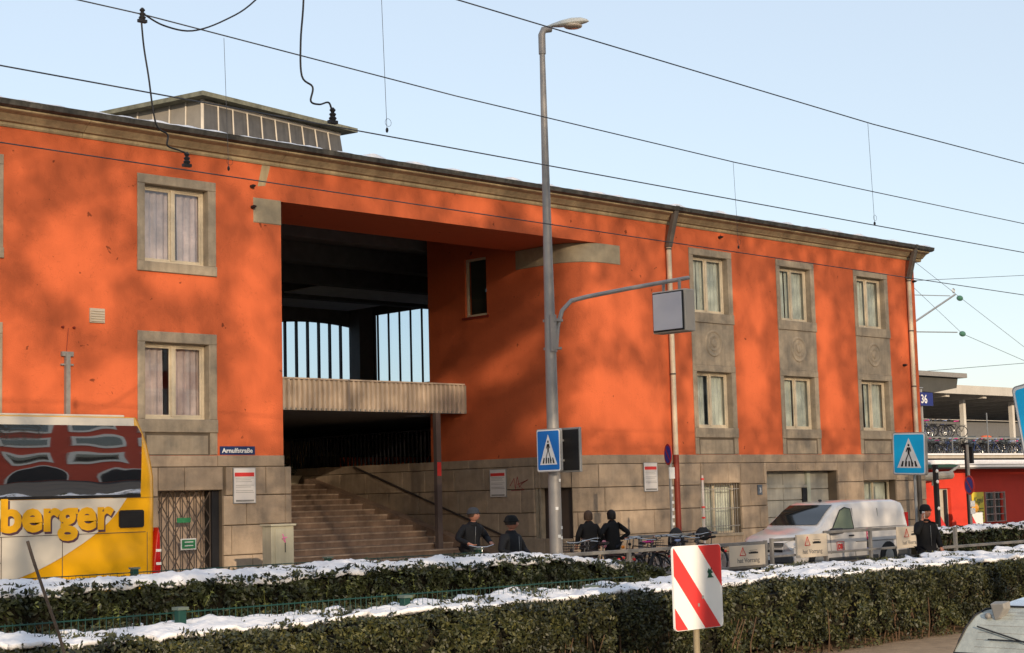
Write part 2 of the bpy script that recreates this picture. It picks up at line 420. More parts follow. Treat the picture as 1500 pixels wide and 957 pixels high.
# pilaster strips and infill panels under the lower windows
for c in colsL+colsR:
    mb = MB(); f = YF-.035
    P(MB().cbox(c, c+I0-.02, f, YF+.02, 3.47, 4.03), 'pilaster_strip', stone_plain, B); P(MB().cbox(c+I1+.02, c+WW, f, YF+.02, 3.47, 4.03), 'pilaster_strip', stone_plain, B)
    P(MB().box(c+I0-.02, c+I1+.02, YF-.012, YF+.02, 3.46, 4.03), 'panel_recess', joint, B)
    P(MB().cbox(c+I0+.03, c+I1-.03, YF-.02, YF+.03, 3.47, 3.97, .02), 'sill_panel', stone_plain, B)
for c in colsR:                               # medallion panels
    pn = P(MB().cbox(c+.01, c+WW-.01, YF-.022, YF+.02, 6.5, 7.955, .01), 'medallion_panel', stone_plain, B)
    Mx = Matrix.Translation((c+WW/2+.02, YF-.022, 7.27)) @ Matrix.Rotation(R(90), 4, 'X')
    mb = MB(); prof = [(.48, -.01), (.47, .004), (.45, .028), (.42, .034), (.39, .028), (.36, .004), (.28, .004), (.26, .022), (.22, .022), (.19, .004), (.14, .004), (.12, .03), (.06, .042), (.015, .045)]
    mb.lathe([(r, z) for r, z in prof], (0, 0, 0), 32, Mx.to_3x3().to_4x4())
    mb.v = [(x+c+WW/2+.02, y+YF-.02, z+7.27) for x, y, z in mb.v]
    P(mb, 'rosette', stone_plain, pn, smooth=True)
# window in the side wall of the passage
a, b = 39.53, 40.6
mb = MB(); x = XS
mb.box(x+.08, x+.16, a, b, 8.28, 8.36); mb.box(x+.08, x+.16, a, b, 10.18, 10.26); mb.box(x+.08, x+.16, a, a+.08, 8.36, 10.18); mb.box(x+.08, x+.16, b-.08, b, 8.36, 10.18)
sw = P(mb, 'side_window', cream, B)
P(MB().add([(x+.12, a, 8.3), (x+.12, b, 8.3), (x+.12, b, 10.2), (x+.12, a, 10.2)], [(0, 1, 2, 3)]), 'pane', glass_m, sw)
P(MB().box(x-.05, x+.08, a-.1, b+.12, 8.2, 8.275), 'sill', copperpipe, sw)
P(MB().box(x+.3, x+.34, a-.3, b+.3, 8.1, 10.4), 'blind', mat('green_blind', (.05, .055, .04), .8, var=.1), sw)
# stone bearing blocks of the beam
P(MB().cbox(25.06, XO+.012, YF-.02, YF+.3, 9.6, 10.27, .02), 'bearing_block', mat('bearing_stone', (.33, .27, .18), .85, var=.2, scale=3, bump=.2), B)
mb = MB(); pblock(mb, pR, sY(38.1), sR(39.5), 9.62, 10.245, -.1, .025); P(mb, 'bearing_block', MATS['bearing_stone'], B, smooth=True)

# stone base --------------------------------------------------------
bl = [(sL(22.1), sL(24.0), .0, 2.58)]
mb = MB(); wall(mb, pL, 0, sL(XO)+12, 0, ZL, bl, off=.0); P(mb, 'base_wall', joint, B)
hR = [(sY(37.45), A0+.55, .85, 2.45), (sR(43.15), sR(45.3), .78, 2.48), (sR(46.8), sR(51.1), 0, 2.86), (sR(52.8), sR(55.0), .78, 2.47)]
mb = MB(); wall(mb, pR, 0, pR.s[-1], 0, ZL, hR); P(mb, 'base_wall', joint, B)
courses = [(2.44, 3.155), (1.68, 2.42), (.92, 1.66), (.16, .90), (0.0, .14)]
def base_blocks(path, s0, s1, holes, ledge=True):
    for ci, (z0, z1) in enumerate(courses):
        s = s0 - (0 if ci % 2 else .6)
        while s < s1:
            w = rnd.uniform(1.15, 2.1); e = s+w
            if s1-e < .5: e = s1
            a, b = max(s, s0), min(e, s1); s = e
            segs = [(a, b, z0, z1)]
            for h in holes:
                ns = []
                for (p, q, zz0, zz1) in segs:
                    if q <= h[0] or p >= h[1] or zz1 <= h[2] or zz0 >= h[3]: ns.append((p, q, zz0, zz1)); continue
                    if h[0]-p > .12: ns.append((p, h[0]-.01, zz0, zz1))
                    if q-h[1] > .12: ns.append((h[1]+.01, q, zz0, zz1))
                    m0, m1 = max(p, h[0]), min(q, h[1])
                    if zz1-h[3] > .05: ns.append((m0, m1, max(h[3], zz0)+.0, zz1))
                    if h[2]-zz0 > .05: ns.append((m0, m1, zz0, min(h[2], zz1)))
                segs = ns
            for (p, q, y0, y1) in segs:
                if q-p < .1: continue
                mb = MB(); pblock(mb, path, p+.007, q-.007, y0, y1, .0, .075+rnd.uniform(-.006, .008), .016)
                P(mb, 'stone_block', stone, B)
    if ledge:
        s = s0
        while s < s1:
            e = min(s+rnd.uniform(2, 3.2), s1)
            if s1-e < .6: e = s1
            mb = MB(); pblock(mb, path, s+.004, e-.004, 3.175, ZL+.012, .0, .05, .012); P(mb, 'ledge_stone', stone, B); s = e
base_blocks(pL, sL(5), sL(XO)+.0, bl)
base_blocks(pR, 0.05, pR.s[-2], hR)
mb = MB(); 
for (z0, z1) in courses[:4]:      # quoins turning the pier corner into the passage
    mb2 = MB(); mb2.box(XO-.001, XO+.2, YF-.07, YF+.9, z0, z1); P(mb2, 'stone_block', stone, B, bevel=.015, seg=1)
# openings in the base
def recess(x0, x1, z0, z1, name, bars=True, frame=True, tilt=False):
    mb = MB(); y = YF+.28
    m_ = (x0+x1)/2
    for a, b in ((x0, x0+.06), (m_-.035, m_+.035), (x1-.06, x1)): mb.box(a, b, y, y+.07, z0, z1)
    mb.box(x0+.06, x1-.06, y+.003, y+.067, z0, z0+.07); mb.box(x0+.06, x1-.06, y+.003, y+.067, z1-.07, z1)
    w = P(mb, name, cream, B)
    P(MB().add([(x0, y+.04, z0), (x1, y+.04, z0), (x1, y+.04, z1), (x0, y+.04, z1)], [(0, 1, 2, 3)]), 'pane', glass_m, w)
    vs = []; fs = []
    for i in range(41): vs += [(x0+(x1-x0)*i/40, y+.2+.03*(i % 2), z0), (x0+(x1-x0)*i/40, y+.2+.03*(i % 2), z1)]
    fs = [(2*i, 2*i+2, 2*i+3, 2*i+1) for i in range(40)]
    P(MB().add(vs, fs), 'curtain', curtain_m, w)
    P(MB().cbox(x0-.02, x1+.02, YF-.11, YF+.28, z0-.1, z0-.002), 'sill', stone_plain, w)
    if bars:
        mb = MB(); k = int((x1-x0)/.13)
        for i in range(1, k): xx = x0+(x1-x0)*i/k; mb.tube([(xx, YF+.02, z0), (xx, YF+.02, z1)], .011, 5)
        for zz in (z0+.25, (z0+z1)/2, z1-.2): mb.box(x0, x1, YF+.028, YF+.04, zz-.015, zz+.015)
        P(mb, 'window_bars', grey_paint, w)
recess(43.15, 45.3, .78, 2.48, 'barred_window'); recess(52.8, 55.0, .78, 2.47, 'barred_window', bars=False)
# garage style panelled gate with a light post
g = P(MB().box(46.8, 51.1, YF+.42, YF+.46, 0, 2.86), 'panel_gate', mat('gate_backing', (.2, .19, .165), .6), B)
gp = mat('pale_metal_panels', (.34, .325, .28), .45, var=.12, scale=1.5, streak=.12)
for i, (x0, x1) in enumerate(((46.8, 48.3), (48.3, 49.65), (49.95, 51.1))):
    zs = [0, .62, 1.22, 1.82, 2.3, 2.86] if i < 2 else [0, 1.2, 2.2, 2.86]
    for z0, z1 in zip(zs, zs[1:]):
        P(MB().cbox(x0+.015, x1-.015, YF+.36, YF+.42, z0+.015, z1-.015, .01), 'gate_panel', gp, g)
P(MB().box(49.66, 49.86, YF+.28, YF+.418, 0, 2.86), 'gate_post', mat('pale_green_post', (.42, .44, .36), .5), g)
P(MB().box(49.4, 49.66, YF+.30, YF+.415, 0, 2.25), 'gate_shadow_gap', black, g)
P(MB().box(46.8, 49.66, YF+.30, YF+.36, 2.27, 2.36), 'gate_rail', gp, g)
P(MB().lathe([(.16, 0), (.16, .02), (.02, .03)], (48.75, YF+.3, 1.1), 16, Matrix.Rotation(R(90), 4, 'X')), 'reflector', mat('amber', (.75, .2, .02), .4), g)
# niche by the lamp post
n_ = P(MB().box(XS+.24, XS+.28, 35.9, 37.5, .8, 2.5), 'niche_door', mat('brown_door', (.07, .05, .04), .6), B)
mb = MB()
for (a, b, c, d) in ((37.2, 37.28, .85, 2.45), (37.36, 37.45, .85, 2.45)): mb.box(XS-.02, XS+.155, a, b, c, d)
P(mb, 'door_frame', stone_plain, n_)
# folding lattice gate by the bus
lat = thing('lattice_gate', (23.05, YF+.2, 0), 'folding brown lattice gate closing the low doorway behind the bus', 'gate')
lm = mat('brown_lattice_metal', (.10, .075, .06), .6, var=.2)
mb = MB(); n = 8; x0, x1 = 22.12, 23.75
for i in range(n+1): xx = x0+(x1-x0)*i/n; mb.box(xx-.012, xx+.012, YF+.16, YF+.18, .1, 2.56)
P(mb, 'upright_bars', lm, lat)
mb = MB(); st = (x1-x0)/n
for k in range(0, n, 1):
    for j in range(7):
        z = .12+j*.35; xx = x0+k*st
        sg = 1 if (k+j) % 2 else -1
        mb.tube([(xx, YF+.15, z+.17-.17*sg), (xx+st, YF+.15, z+.17+.17*sg)], .015, 4)
P(mb, 'scissor_strips', lm, lat, kind='stuff')
P(MB().box(22.0, 24.1, YF+.6, YF+.64, 0, 2.7), 'door_leaf', mat('pinkish_door', (.50, .38, .29), .7, var=.15), lat)
P(MB().box(23.77, 23.98, YF+.1, YF+.4, 0, 2.57), 'jamb_post', black, lat)
gs = mat('green_notice', (.04, .22, .09), .5)
P(MB().box(22.75, 23.15, YF+.12, YF+.14, 1.78, 1.90), 'notice_plate', gs, lat)
q = P(MB().box(22.85, 23.3, YF+.11, YF+.14, 1.10, 1.38), 'notice_plate', white, lat)
P(MB().box(22.88, 23.27, YF+.1, YF+.112, 1.13, 1.35), 'notice_face', gs, q)
for i in range(2): P(MB().box(22.95, 23.2, YF+.092, YF+.101, 1.28-.09*i, 1.305-.09*i), 'notice_line', white, q)

# cornice, gutter, roof ----------------------------------------------
mb = MB(); prof = [(YF+.4, 11.18), (YF-.03, 11.18), (YF-.06, 11.22), (YF-.06, 11.28), (YF-.14, 11.30), (YF-.18, 11.34), (YF-.30, 11.44), (YF-.42, 11.48), (YF-.46, 11.50), (YF-.46, 11.54), (YF+.4, 11.54)]
XR = 57.62
def sweep(prof, x0, x1):
    mb = MB(); n = len(prof); xs = [x0]+[x for x in np.arange(x0+3, x1-.5, 3.0)]
    mb.prism(prof, x0, x1, 'x'); return mb
xs = [3.5, 9, 14.5, 20, 25.9, 31.5, 37.2, 42.6, 48, 53, XR]
for a, b in zip(xs, xs[1:]): P(sweep([(y, z) for y, z in prof], a+.006, b-.006), 'cornice_section', cornice_m, B)
g = sweep([(YF+.3, 11.545), (YF-.5, 11.545), (YF-.6, 11.58), (YF-.63, 11.70), (YF-.56, 11.72), (YF+.3, 11.74)], 3.5, XR+.12)
P(g, 'gutter', gutter_m, B, label='dark weathered gutter along the eaves')
rf = P(MB().add([(3.5, YF-.5, 11.725), (XR+.1, YF-.5, 11.725), (XR+.1, 62, 13.4), (3.5, 62, 13.4), (3.5, 62, 13.1), (XR+.1, 62, 13.1), (XR+.1, YF+.2, 11.56), (3.5, YF+.2, 11.56)],
   [(0, 1, 2, 3), (4, 5, 6, 7), (0, 3, 4, 7), (1, 6, 5, 2), (0, 7, 6, 1), (3, 2, 5, 4)]), 'roof', mat('roof_sheet', (.18, .17, .16), .7, var=.3), B)
mb = MB(); x = 4.0                          # frozen snow lying along the roof edge
vs = []; fs = []; n = 430
for i in range(n+1):
    xx = 4+(XR-4)*i/n; h = max(0, noise.noise(Vector((xx*1.3, 3, 0)))*.12+.03+.02*noise.noise(Vector((xx*6, 9, 0))))
    vs += [(xx, YF-.57+.03*noise.noise(Vector((xx*4, 0, 0))), 11.722), (xx, YF-.48, 11.735+h), (xx, YF-.1, 11.75+h)]
for i in range(n):
    for k in range(2): fs.append((3*i+k, 3*i+3+k, 3*i+4+k, 3*i+1+k))
mb.add(vs, fs); P(mb, 'roof_edge_snow', snow_m, rf, smooth=True)
# right end return of the building and hidden back walls keep the inside dark
P(MB().prism([(YF+.5, 11.2), (60, 11.2), (60, 13.2), (YF+.5, 11.6)], 57.0, 57.09, 'x'), 'gable_wall', orange, B)

# passage, hall --------------------------------------------------------
hall = mat('hall_wall', (.26, .25, .23), .9, var=.2)
ceil_z = 12.2
P(MB().box(XO-.4, 50.4, YF+.6, 61, ceil_z-.6, ceil_z-.4), 'hall_ceiling', dgrey, B)
for y in (43.0, 47.5, 52.0, 56.0): P(MB().box(XO, 50, y, y+.5, 10.9, ceil_z-.6), 'ceiling_beam', dgrey, B)
pan = mat('pale_ceiling_panel', (.7, .7, .68), .8)
for (x0, x1, y0, y1) in ((41, 49.5, 53, 55.6), (40, 47.5, 57, 59.5)): P(MB().box(x0, x1, y0, y1, 10.98, 11.03), 'ceiling_panel', pan, B)
P(MB().box(37.95, 57, 42.55, 42.9, 0, 11.6), 'rear_wing_wall', hall, B)
P(MB().box(3.6, 25.5, 44, 44.3, 0, 12), 'rear_wing_wall', hall, B)
P(MB().box(3.6, 3.99, 35.8, 44, 0, 11.9), 'end_wall', orange, B)
P(MB().box(57.0, 57.09, 35.8, 60, 0, 3.4), 'end_wall', orange, B)
# back wall of the hall with an arched window band
def arched(x): return 10.3+.14*(1-((x-46.0)/2.2)**2)
mb = MB(); Y = 60
mb.box(XO, 49.42, Y, Y+.3, 2.85, 7.7); mb.box(XO, 37.2, Y, Y+.3, 7.7, 11.8)
N_ = 16; x0, x1 = 43.6, 48.2
mb.box(37.2, x0, Y, Y+.3, 7.7, 11.8); mb.box(x1, 49.42, Y, Y+.3, 7.7, 11.8)
for i in range(N_):
    a = x0+(x1-x0)*i/N_; b = x0+(x1-x0)*(i+1)/N_
    mb.add([(a, Y, arched(a)), (b, Y, arched(b)), (b, Y, 11.8), (a, Y, 11.8), (a, Y+.3, arched(a)), (b, Y+.3, arched(b)), (b, Y+.3, 11.8), (a, Y+.3, 11.8)], [(0, 1, 2, 3), (4, 7, 6, 5), (0, 4, 5, 1)])
P(mb, 'hall_back_wall', hall, B)
hw = P(MB().add([(x0, Y+.1, 7.7), (x1, Y+.1, 7.7), (x1, Y+.1, 10.5), (x0, Y+.1, 10.5)], [(0, 1, 2, 3)]), 'hall_window', glass('hall_glass', (.62, .72, .82), .02, .3), B)
for i in range(8):
    xx = x0+.1+(x1-x0)*i/7.2; P(MB().box(xx-.035, xx+.035, Y+.02, Y+.18, 7.7, arched(xx)), 'mullion', black, hw)
# hall side wall (x=50) with a second glazing
mb = MB(); X = 49.3
mb.box(X, X+.12, 42.9, 59.98, 2.85, 7.5); mb.box(X, X+.12, 42.9, 59.98, 10.9, 11.8); mb.box(X, X+.12, 59.75, 59.98, 7.5, 10.9); mb.box(X, X+.12, 42.9, 50, 7.5, 10.9)
P(mb, 'hall_side_wall', hall, B)
hw2 = P(MB().add([(X+.06, 50, 7.5), (X+.06, 59.75, 7.5), (X+.06, 59.75, 10.9), (X+.06, 50, 10.9)], [(0, 1, 2, 3)]), 'hall_window', bpy.data.materials['hall_glass'], B)
for i in range(12):
    yy = 59.55-i*.79; P(MB().box(X+.01, X+.09, yy-.03, yy+.03, 7.5, 10.9), 'mullion', black, hw2)
P(MB().box(47.95, 48.75, 59.2, 59.9, 2.85, 11.5), 'hall_pillar', mat('hall_pillar', (.22, .22, .21), .9), B)
# upper floor behind the stair and mezzanine deck above
P(MB().box(XO, 57, 49.02, 61, 2.55, 2.85), 'upper_floor', paving, B)
P(MB().box(XO, 36.6, 41.0, 60, 5.05, 5.3), 'mezzanine_deck', dgrey, B)
P(MB().box(36.6, 50, 43.0, 60, 5.05, 5.3), 'mezzanine_deck', dgrey, B)
P(MB().box(33, 46, 59.4, 59.6, 2.85, 4.9), 'tiled_rear_wall', mat('beige_tiles', (.42, .34, .24), .6, var=.1), B)
# long low counter with orange band, seen through the bars
P(MB().box(40, 49, 52, 53, 2.86, 4.0), 'dark_kiosk', mat('dark_kiosk', (.05, .045, .04), .7), B)
P(MB().box(41, 48.6, 51.8, 51.99, 3.5, 3.95), 'orange_kiosk_band', orange, B)
# bars standing on the parapet
mb = MB(); y = 42.7
while y < 50.8: mb.box(XS+.1, XS+.13, y, y+.05, ZL+.01, 4.55); y += .22
mb.box(XS+.09, XS+.14, 42.5, 50.9, 4.55, 4.6)
P(mb, 'parapet_bars', black, B)

# stair ---------------------------------------------------------------
tread_m = mat('pale_tread_edges', (.46, .34, .25), .9, var=.3, scale=3, bump=.3, streak=.2)  # treads paler than the risers
NS = 15; rz_ = 2.85/NS; tr = 10.2/NS; Y0 = 38.8
for i in range(NS):
    y = Y0+i*tr
    mb = MB(); 
    # nosing: thin lip over a slightly set back riser
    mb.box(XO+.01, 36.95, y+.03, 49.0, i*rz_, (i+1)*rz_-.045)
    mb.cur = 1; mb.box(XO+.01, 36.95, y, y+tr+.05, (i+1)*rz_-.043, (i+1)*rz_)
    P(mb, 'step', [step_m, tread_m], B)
P(MB().prism([(Y0-.3, 0), (Y0-.3, .25), (49.0, 2.85+.22), (49.0, 0)], 36.96, XS-.003, 'x'), 'stair_kerb', step_m, B)
hr = MB(); hr.tube([(XS-.12, 46.6, 3.42), (XS-.12, 38.6, .86)], .035, 6)
for k in range(5): yy = 39.2+k*1.8; zz = .86+(yy-38.6)*.32; hr.tube([(XS-.12, yy, zz), (XS+.0, yy, zz-.08)], .015, 5)
P(hr, 'handrail', mat('dark_handrail', (.05, .04, .035), .5), B)
P(MB().box(35.98, 36.18, 40.5, 40.66, .3, 5.02), 'canopy_post', mat('brown_post', (.12, .09, .08), .6), B)
P(MB().box(35.99, 36.16, 40.49, 40.499, 2.95, 3.4), 'post_sticker', red, B)
# corrugated canopy fascia
mb = MB(); x = XO+.02; pit_ = .195; yc = 40.62; vs = []; fs = []; pr = [(0, 0), (.36, 0), (.46, .10), (.90, .10), (1, 0)]
pts = []
while x < 37.3:
    for u, v in pr[:-1]: pts.append((x+u*pit_, yc+v))
    x += pit_
pts.append((x, yc))
for (xx, yy) in pts: vs += [(xx, yy, 5.03), (xx, yy, 5.98)]
for i in range(len(pts)-1): fs.append((2*i, 2*i+2, 2*i+3, 2*i+1))
mb.add(vs, fs); P(mb, 'corrugated_fascia', corr, B)
P(MB().box(XO, 37.4, yc-.03, yc+.13, 5.985, 6.03), 'fascia_capping', corr, B)
P(MB().box(XO, 37.4, yc+.07, yc+.36, 5.03, 5.1), 'fascia_back', dgrey, B)

# downpipes -------------------------------------------------------------
def downpipe(x, zb, lower):
    mb = MB(); mb.tube([(x, YF-.13, zb), (x, YF-.13, 10.38)], .088, 10)
    d = P(mb, 'downpipe', cream, B, smooth=True)
    for z in (6.1, 10.3, 8.3): P(MB().tube([(x, YF-.13, z), (x, YF-.13, z+.05)], .1, 10), 'pipe_collar', mat('dark_collar', (.08, .07, .06), .6) if 'dark_collar' not in MATS else MATS['dark_collar'], d)
    mb = MB(); mb.prism([(YF-.62, 11.74), (YF-.42, 11.6), (YF-.04, 10.38), (YF-.22, 10.38)], x-.1, x+.1, 'x'); 
    P(mb, 'rainwater_head', mat('zinc_head', (.13, .11, .09), .6, var=.3) if 'zinc_head' not in MATS else MATS['zinc_head'], d, bevel=.02)
    P(MB().tube([(x, YF-.13, .1), (x, YF-.13, zb)], .10, 10), 'lower_pipe', lower, d, smooth=True)
downpipe(41.82, 3.45, copperpipe); downpipe(56.5, 3.3, MATS['dark_collar'])
# small wall fittings
v = P(MB().box(20.22, 20.62, YF-.05, YF, 6.67, 7.02), 'vent_grille', mat('vent_grey', (.42, .36, .28), .6), B)
for i in range(5): P(MB().prism([(YF-.075, 6.70+i*.062), (YF-.05, 6.74+i*.062), (YF-.05, 6.69+i*.062)], 20.24, 20.60, 'x'), 'slat', MATS['vent_grey'], v)
mb = MB(); mb.box(19.55, 19.66, YF-.12, YF-.01, 3.4, 5.9); mb.box(19.46, 19.76, YF-.09, YF-.003, 5.82, 5.93); mb.box(19.45, 19.77, YF-.07, YF-.003, 5.6, 5.64); mb.box(19.45, 19.77, YF-.07, YF-.003, 4.4, 4.44)
P(mb, 'cable_duct', grey_paint, B)
mb = MB(); mb.tube([(19.61, YF-.01, 5.93), (19.66, YF-.01, 6.5)], .008, 4)
for x in (19.5, 19.8): mb.lathe([(.03, 0), (.03, .06), (.012, .08)], (x, YF, 6.52), 8, Matrix.Rotation(R(90), 4, 'X'))
P(mb, 'wall_anchor', copperpipe, B)
mb = MB()
for (x, z) in ((25.02, 10.0), (57.0, 10.35), (56.0, 6.95), (44.7, 11.0), (25.0, 10.55)): mb.lathe([(.05, 0), (.05, .1), (.015, .2)], (x, YF, z), 8, Matrix.Rotation(R(90), 4, 'X'))
P(mb, 'wire_anchor', black, B)
P(MB().add([(25.35, YF-.006, 11.17), (25.62, YF-.006, 11.17), (25.45, YF-.006, 10.62), (25.2, YF-.006, 10.58)], [(0, 1, 2, 3)]), 'bare_plaster_patch', cornice_m, B)

# rooftop lantern ---------------------------------------------------------
d1 = Vector((6.9, 1.15, 0)).normalized(); d2 = Vector((-.97, 4.09, 0)).normalized()
c0 = Vector((27.31, 41.01, 0))
LT = thing('roof_lantern', (29, 43, 12.5), 'glazed lantern with overhanging flat hipped roof on top of the station', 'roof lantern')
LN, LW = 7.0, 9.0
def lp(a, b, z): q = c0+d1*a+d2*b; return (q.x, q.y, z)
mb = MB()
ze = 14.5; t = .14
mb.add([lp(0, 0, ze), lp(LN, 0, ze), lp(LN, LW, ze), lp(0, LW, ze), lp(0, 0, ze+t), lp(LN, 0, ze+t), lp(LN, LW, ze+t), lp(0, LW, ze+t), lp(2.6, LW/2, ze+.55), lp(LN-2.6, LW/2, ze+.55)],
       [(0, 3, 2, 1), (0, 1, 5, 4), (1, 2, 6, 5), (2, 3, 7, 6), (3, 0, 4, 7), (4, 5, 9, 8), (6, 7, 8, 9), (5, 6, 9), (7, 4, 8)])
P(mb, 'lantern_roof', mat('lichened_roof_edge', (.16, .16, .12), .8, var=.5, scale=3, dirt=.6, dcol=(.36, .37, .30)), LT)
i0, o0 = .42, .05; zb, zt_ = 12.3, 14.5; fl = .1
lwall = mat('lantern_panels_shaded', (.095, .09, .085), .35, var=.3, scale=1.2, streak=.3)  # darker copy: the shade on these faces is put into the colour
lframe = mat('lantern_frame', (.50, .45, .38), .5, var=.2)
def lq(a, b, z):                      # flared walls: wider at the bottom
    k = (zt_-z)*fl
    aa = i0-k if a == 0 else LN-i0+k if a == LN else a
    bb = i0-k if b == 0 else LW-i0+k if b == LW else b
    return lp(aa, bb, z)
nfr = 10
for i in range(nfr):
    a0 = i0+(LN-2*i0)*i/nfr; a1 = i0+(LN-2*i0)*(i+1)/nfr
    mb = MB(); k = (zt_-zb)*fl
    sx = lambda a: (a-LN/2)/(LN/2-i0)*k
    p = [lp(a0+sx(a0), i0-k, zb), lp(a1+sx(a1), i0-k, zb), lp(a1, i0, zt_), lp(a0, i0, zt_)]
    P(mb.add(p, [(0, 1, 2, 3)]), 'pane', lwall, LT)
    P(MB().tube([Vector(p[0])+Vector((0, -.02, 0)), Vector(p[3])+Vector((0, -.02, 0))], .028, 4), 'glazing_bar', lframe, LT)
nfr = 12
for i in range(nfr):
    b0 = i0+(LW-2*i0)*i/nfr; b1 = i0+(LW-2*i0)*(i+1)/nfr; k = (zt_-zb)*fl
    sy = lambda b: (b-LW/2)/(LW/2-i0)*k
    p = [lp(i0-k, b0+sy(b0), zb), lp(i0-k, b1+sy(b1), zb), lp(i0, b1, zt_), lp(i0, b0, zt_)]
    P(MB().add(p, [(0, 3, 2, 1)]), 'pane', mat('lantern_panels_sunlit', (.25, .225, .19), .6, var=.15) if 'lantern_panels_sunlit' not in MATS else MATS['lantern_panels_sunlit'], LT)  # paler copy: sunlight on the left face is put into the colour
    P(MB().tube([Vector(p[0])+Vector((-.02, 0, 0)), Vector(p[3])+Vector((-.02, 0, 0))], .03 if i else .06, 4), 'glazing_bar', lframe, LT)
mb = MB(); k = (zt_-zb)*fl
mb.add([lp(LN-i0+k, i0-k, zb), lp(LN-i0, i0, zt_), lp(LN-i0, LW-i0, zt_), lp(LN-i0+k, LW-i0+k, zb), lp(i0, LW-i0, zt_), lp(i0-k, LW-i0+k, zb)], [(0, 3, 2, 1), (3, 5, 4, 2)])
P(mb, 'lantern_wall', lwall, LT)
P(MB().tube([lp(i0-.02, i0-.02, zt_-.06), lp(LN-i0, i0-.02, zt_-.06)], .07, 4), 'head_rail', lframe, LT)
# ---------------------------------------------------------------- posters, street name, notices
def poster(face, x0, x1, z0, z1, label, tone):
    """face: function (u, v, out) -> world point"""
    t = None
    c = face((x0+x1)/2, z0, 0); t = thing('notice_board', c, label, 'notice board', 'red headed notices on the stone base')
    def quad(a, b, c_, d, o, m, n): 
        vs = [face(a, c_, o), face(b, c_, o), face(b, d, o), face(a, d, o), face(a, c_, 0), face(b, c_, 0), face(b, d, 0), face(a, d, 0)]
        return P(MB().add(vs, [(0, 1, 2, 3), (4, 7, 6, 5), (0, 4, 5, 1), (1, 5, 6, 2), (2, 6, 7, 3), (3, 7, 4, 0)]), n, m, t)
    w, h = x1-x0, z1-z0
    quad(x0, x1, z0, z1, .03, steel, 'board_frame')
    quad(x0+.03*w, x1-.03*w, z0+.02*h, z1-.02*h, .034, tone, 'paper')
    quad(x0+.06*w, x1-.08*w, z0+.75*h, z0+.86*h, .038, red, 'red_header')
    mb = MB()
    for k in range(9):
        zz = z0+h*(.70-.05*k); b = x0+w*(.9-.12*((k*7) % 4)/3); a = x0+.1*w
        if k in (3, 6): continue
        mb.add([face(a, zz, .037), face(b, zz, .037), face(b, zz+.010, .037), face(a, zz+.010, .037)], [(0, 1, 2, 3)])
    mb.add([face(x0+.1*w, z0+.05*h, .037), face(x1-.1*w, z0+.05*h, .037), face(x1-.1*w, z0+.10*h, .037), face(x0+.1*w, z0+.10*h, .037)], [(0, 1, 2, 3)])
    P(mb, 'print_lines', grey_paint, t)
    return t
paper = mat('poster_paper', (.66, .62, .58), .4, var=.03)
fr = lambda u, v, o: (u, YF-.085-o, v)
fs_ = lambda u, v, o: (XS-.085-o, u, v)
poster(fr, 24.28, 24.98, 2.22, 3.14, 'white notice with red header on the pier left of the stair', paper)
poster(lambda u, v, o: (XS-.085-o, 2*39.1-u, v), 38.72, 39.5, 2.2, 3.12, 'white notice with red header beside the red graffiti scribble', paper)
poster(fr, 40.2, 40.88, 2.26, 3.2, 'white notice with red header left of the red brown downpipe', paper)
# scribble on the stone beside it
mb = MB(); sc = mat('faded_red_spray', (.30, .045, .05), .7, var=.3)
q = [(38.55, 2.55), (38.35, 2.8), (38.3, 2.45), (38.2, 2.85), (38.1, 2.5), (38.0, 2.62), (37.7, 2.74), (38.2, 2.6), (37.9, 2.42), (38.5, 2.4)]
mb.tube([(XS-.088, y, z) for y, z in q], .012, 4)
tag(P(mb, 'graffiti', sc), 'small red spray scribble on the stone base between notice and doorway', 'graffiti')
# street name plate
t = thing('street_name_sign', (24.5, YF-.03, 3.46), 'dark blue enamel street name plate reading Arnulfstraße on the orange wall', 'street sign')
P(MB().box(23.95, 25.02, YF-.03, YF-.002, 3.475, 3.69), 'plate', mat('enamel_blue', (.02, .04, .12), .35, var=.05), t)
text('lettering', 'Arnulfstraße', .165, white, t, (24.0, YF-.036, 3.525), (1, 0, 0), (0, 0, 1), width=.95, offset=.004)
# house number
t = thing('house_number_sign', (46.3, YF-.09, 2.1), 'small dark house number plate left of the panelled gate', 'sign')
P(MB().box(46.2, 46.45, YF-.11, YF-.08, 2.05, 2.4), 'plate', mat('number_plate_grey', (.10, .12, .15), .4), t)
text('lettering', '3', .24, white, t, (46.27, YF-.115, 2.13), (1, 0, 0), (0, 0, 1))
# junction box by the stair
t = thing('junction_cabinet', (22.9, 31, .12), 'pale grey steel utility cabinet with pink sticker by the foot of the stair', 'utility cabinet')
cab = mat('cabinet_paint', (.40, .38, .29), .5, var=.12, streak=.15)
P(MB().box(22.42, 23.06, 31, 31.35, .12, 1.68), 'body', cab, t, bevel=.01)
P(MB().box(22.52, 23.04, 30.975, 30.998, .2, 1.62), 'door', cab, t, bevel=.006)
P(MB().box(22.38, 23.1, 30.95, 31.4, 1.683, 1.73), 'cap', cab, t, bevel=.01)
P(MB().tube([(22.72, 30.97, 1.5), (22.8, 30.97, 1.3), (22.7, 30.97, 1.4), (22.84, 30.97, 1.42)], .012, 4), 'pink_sticker', mat('pink', (.7, .12, .4), .5), t)
P(MB().box(22.78, 22.8, 30.965, 30.974, 1.08, 1.3), 'lock', black, t)
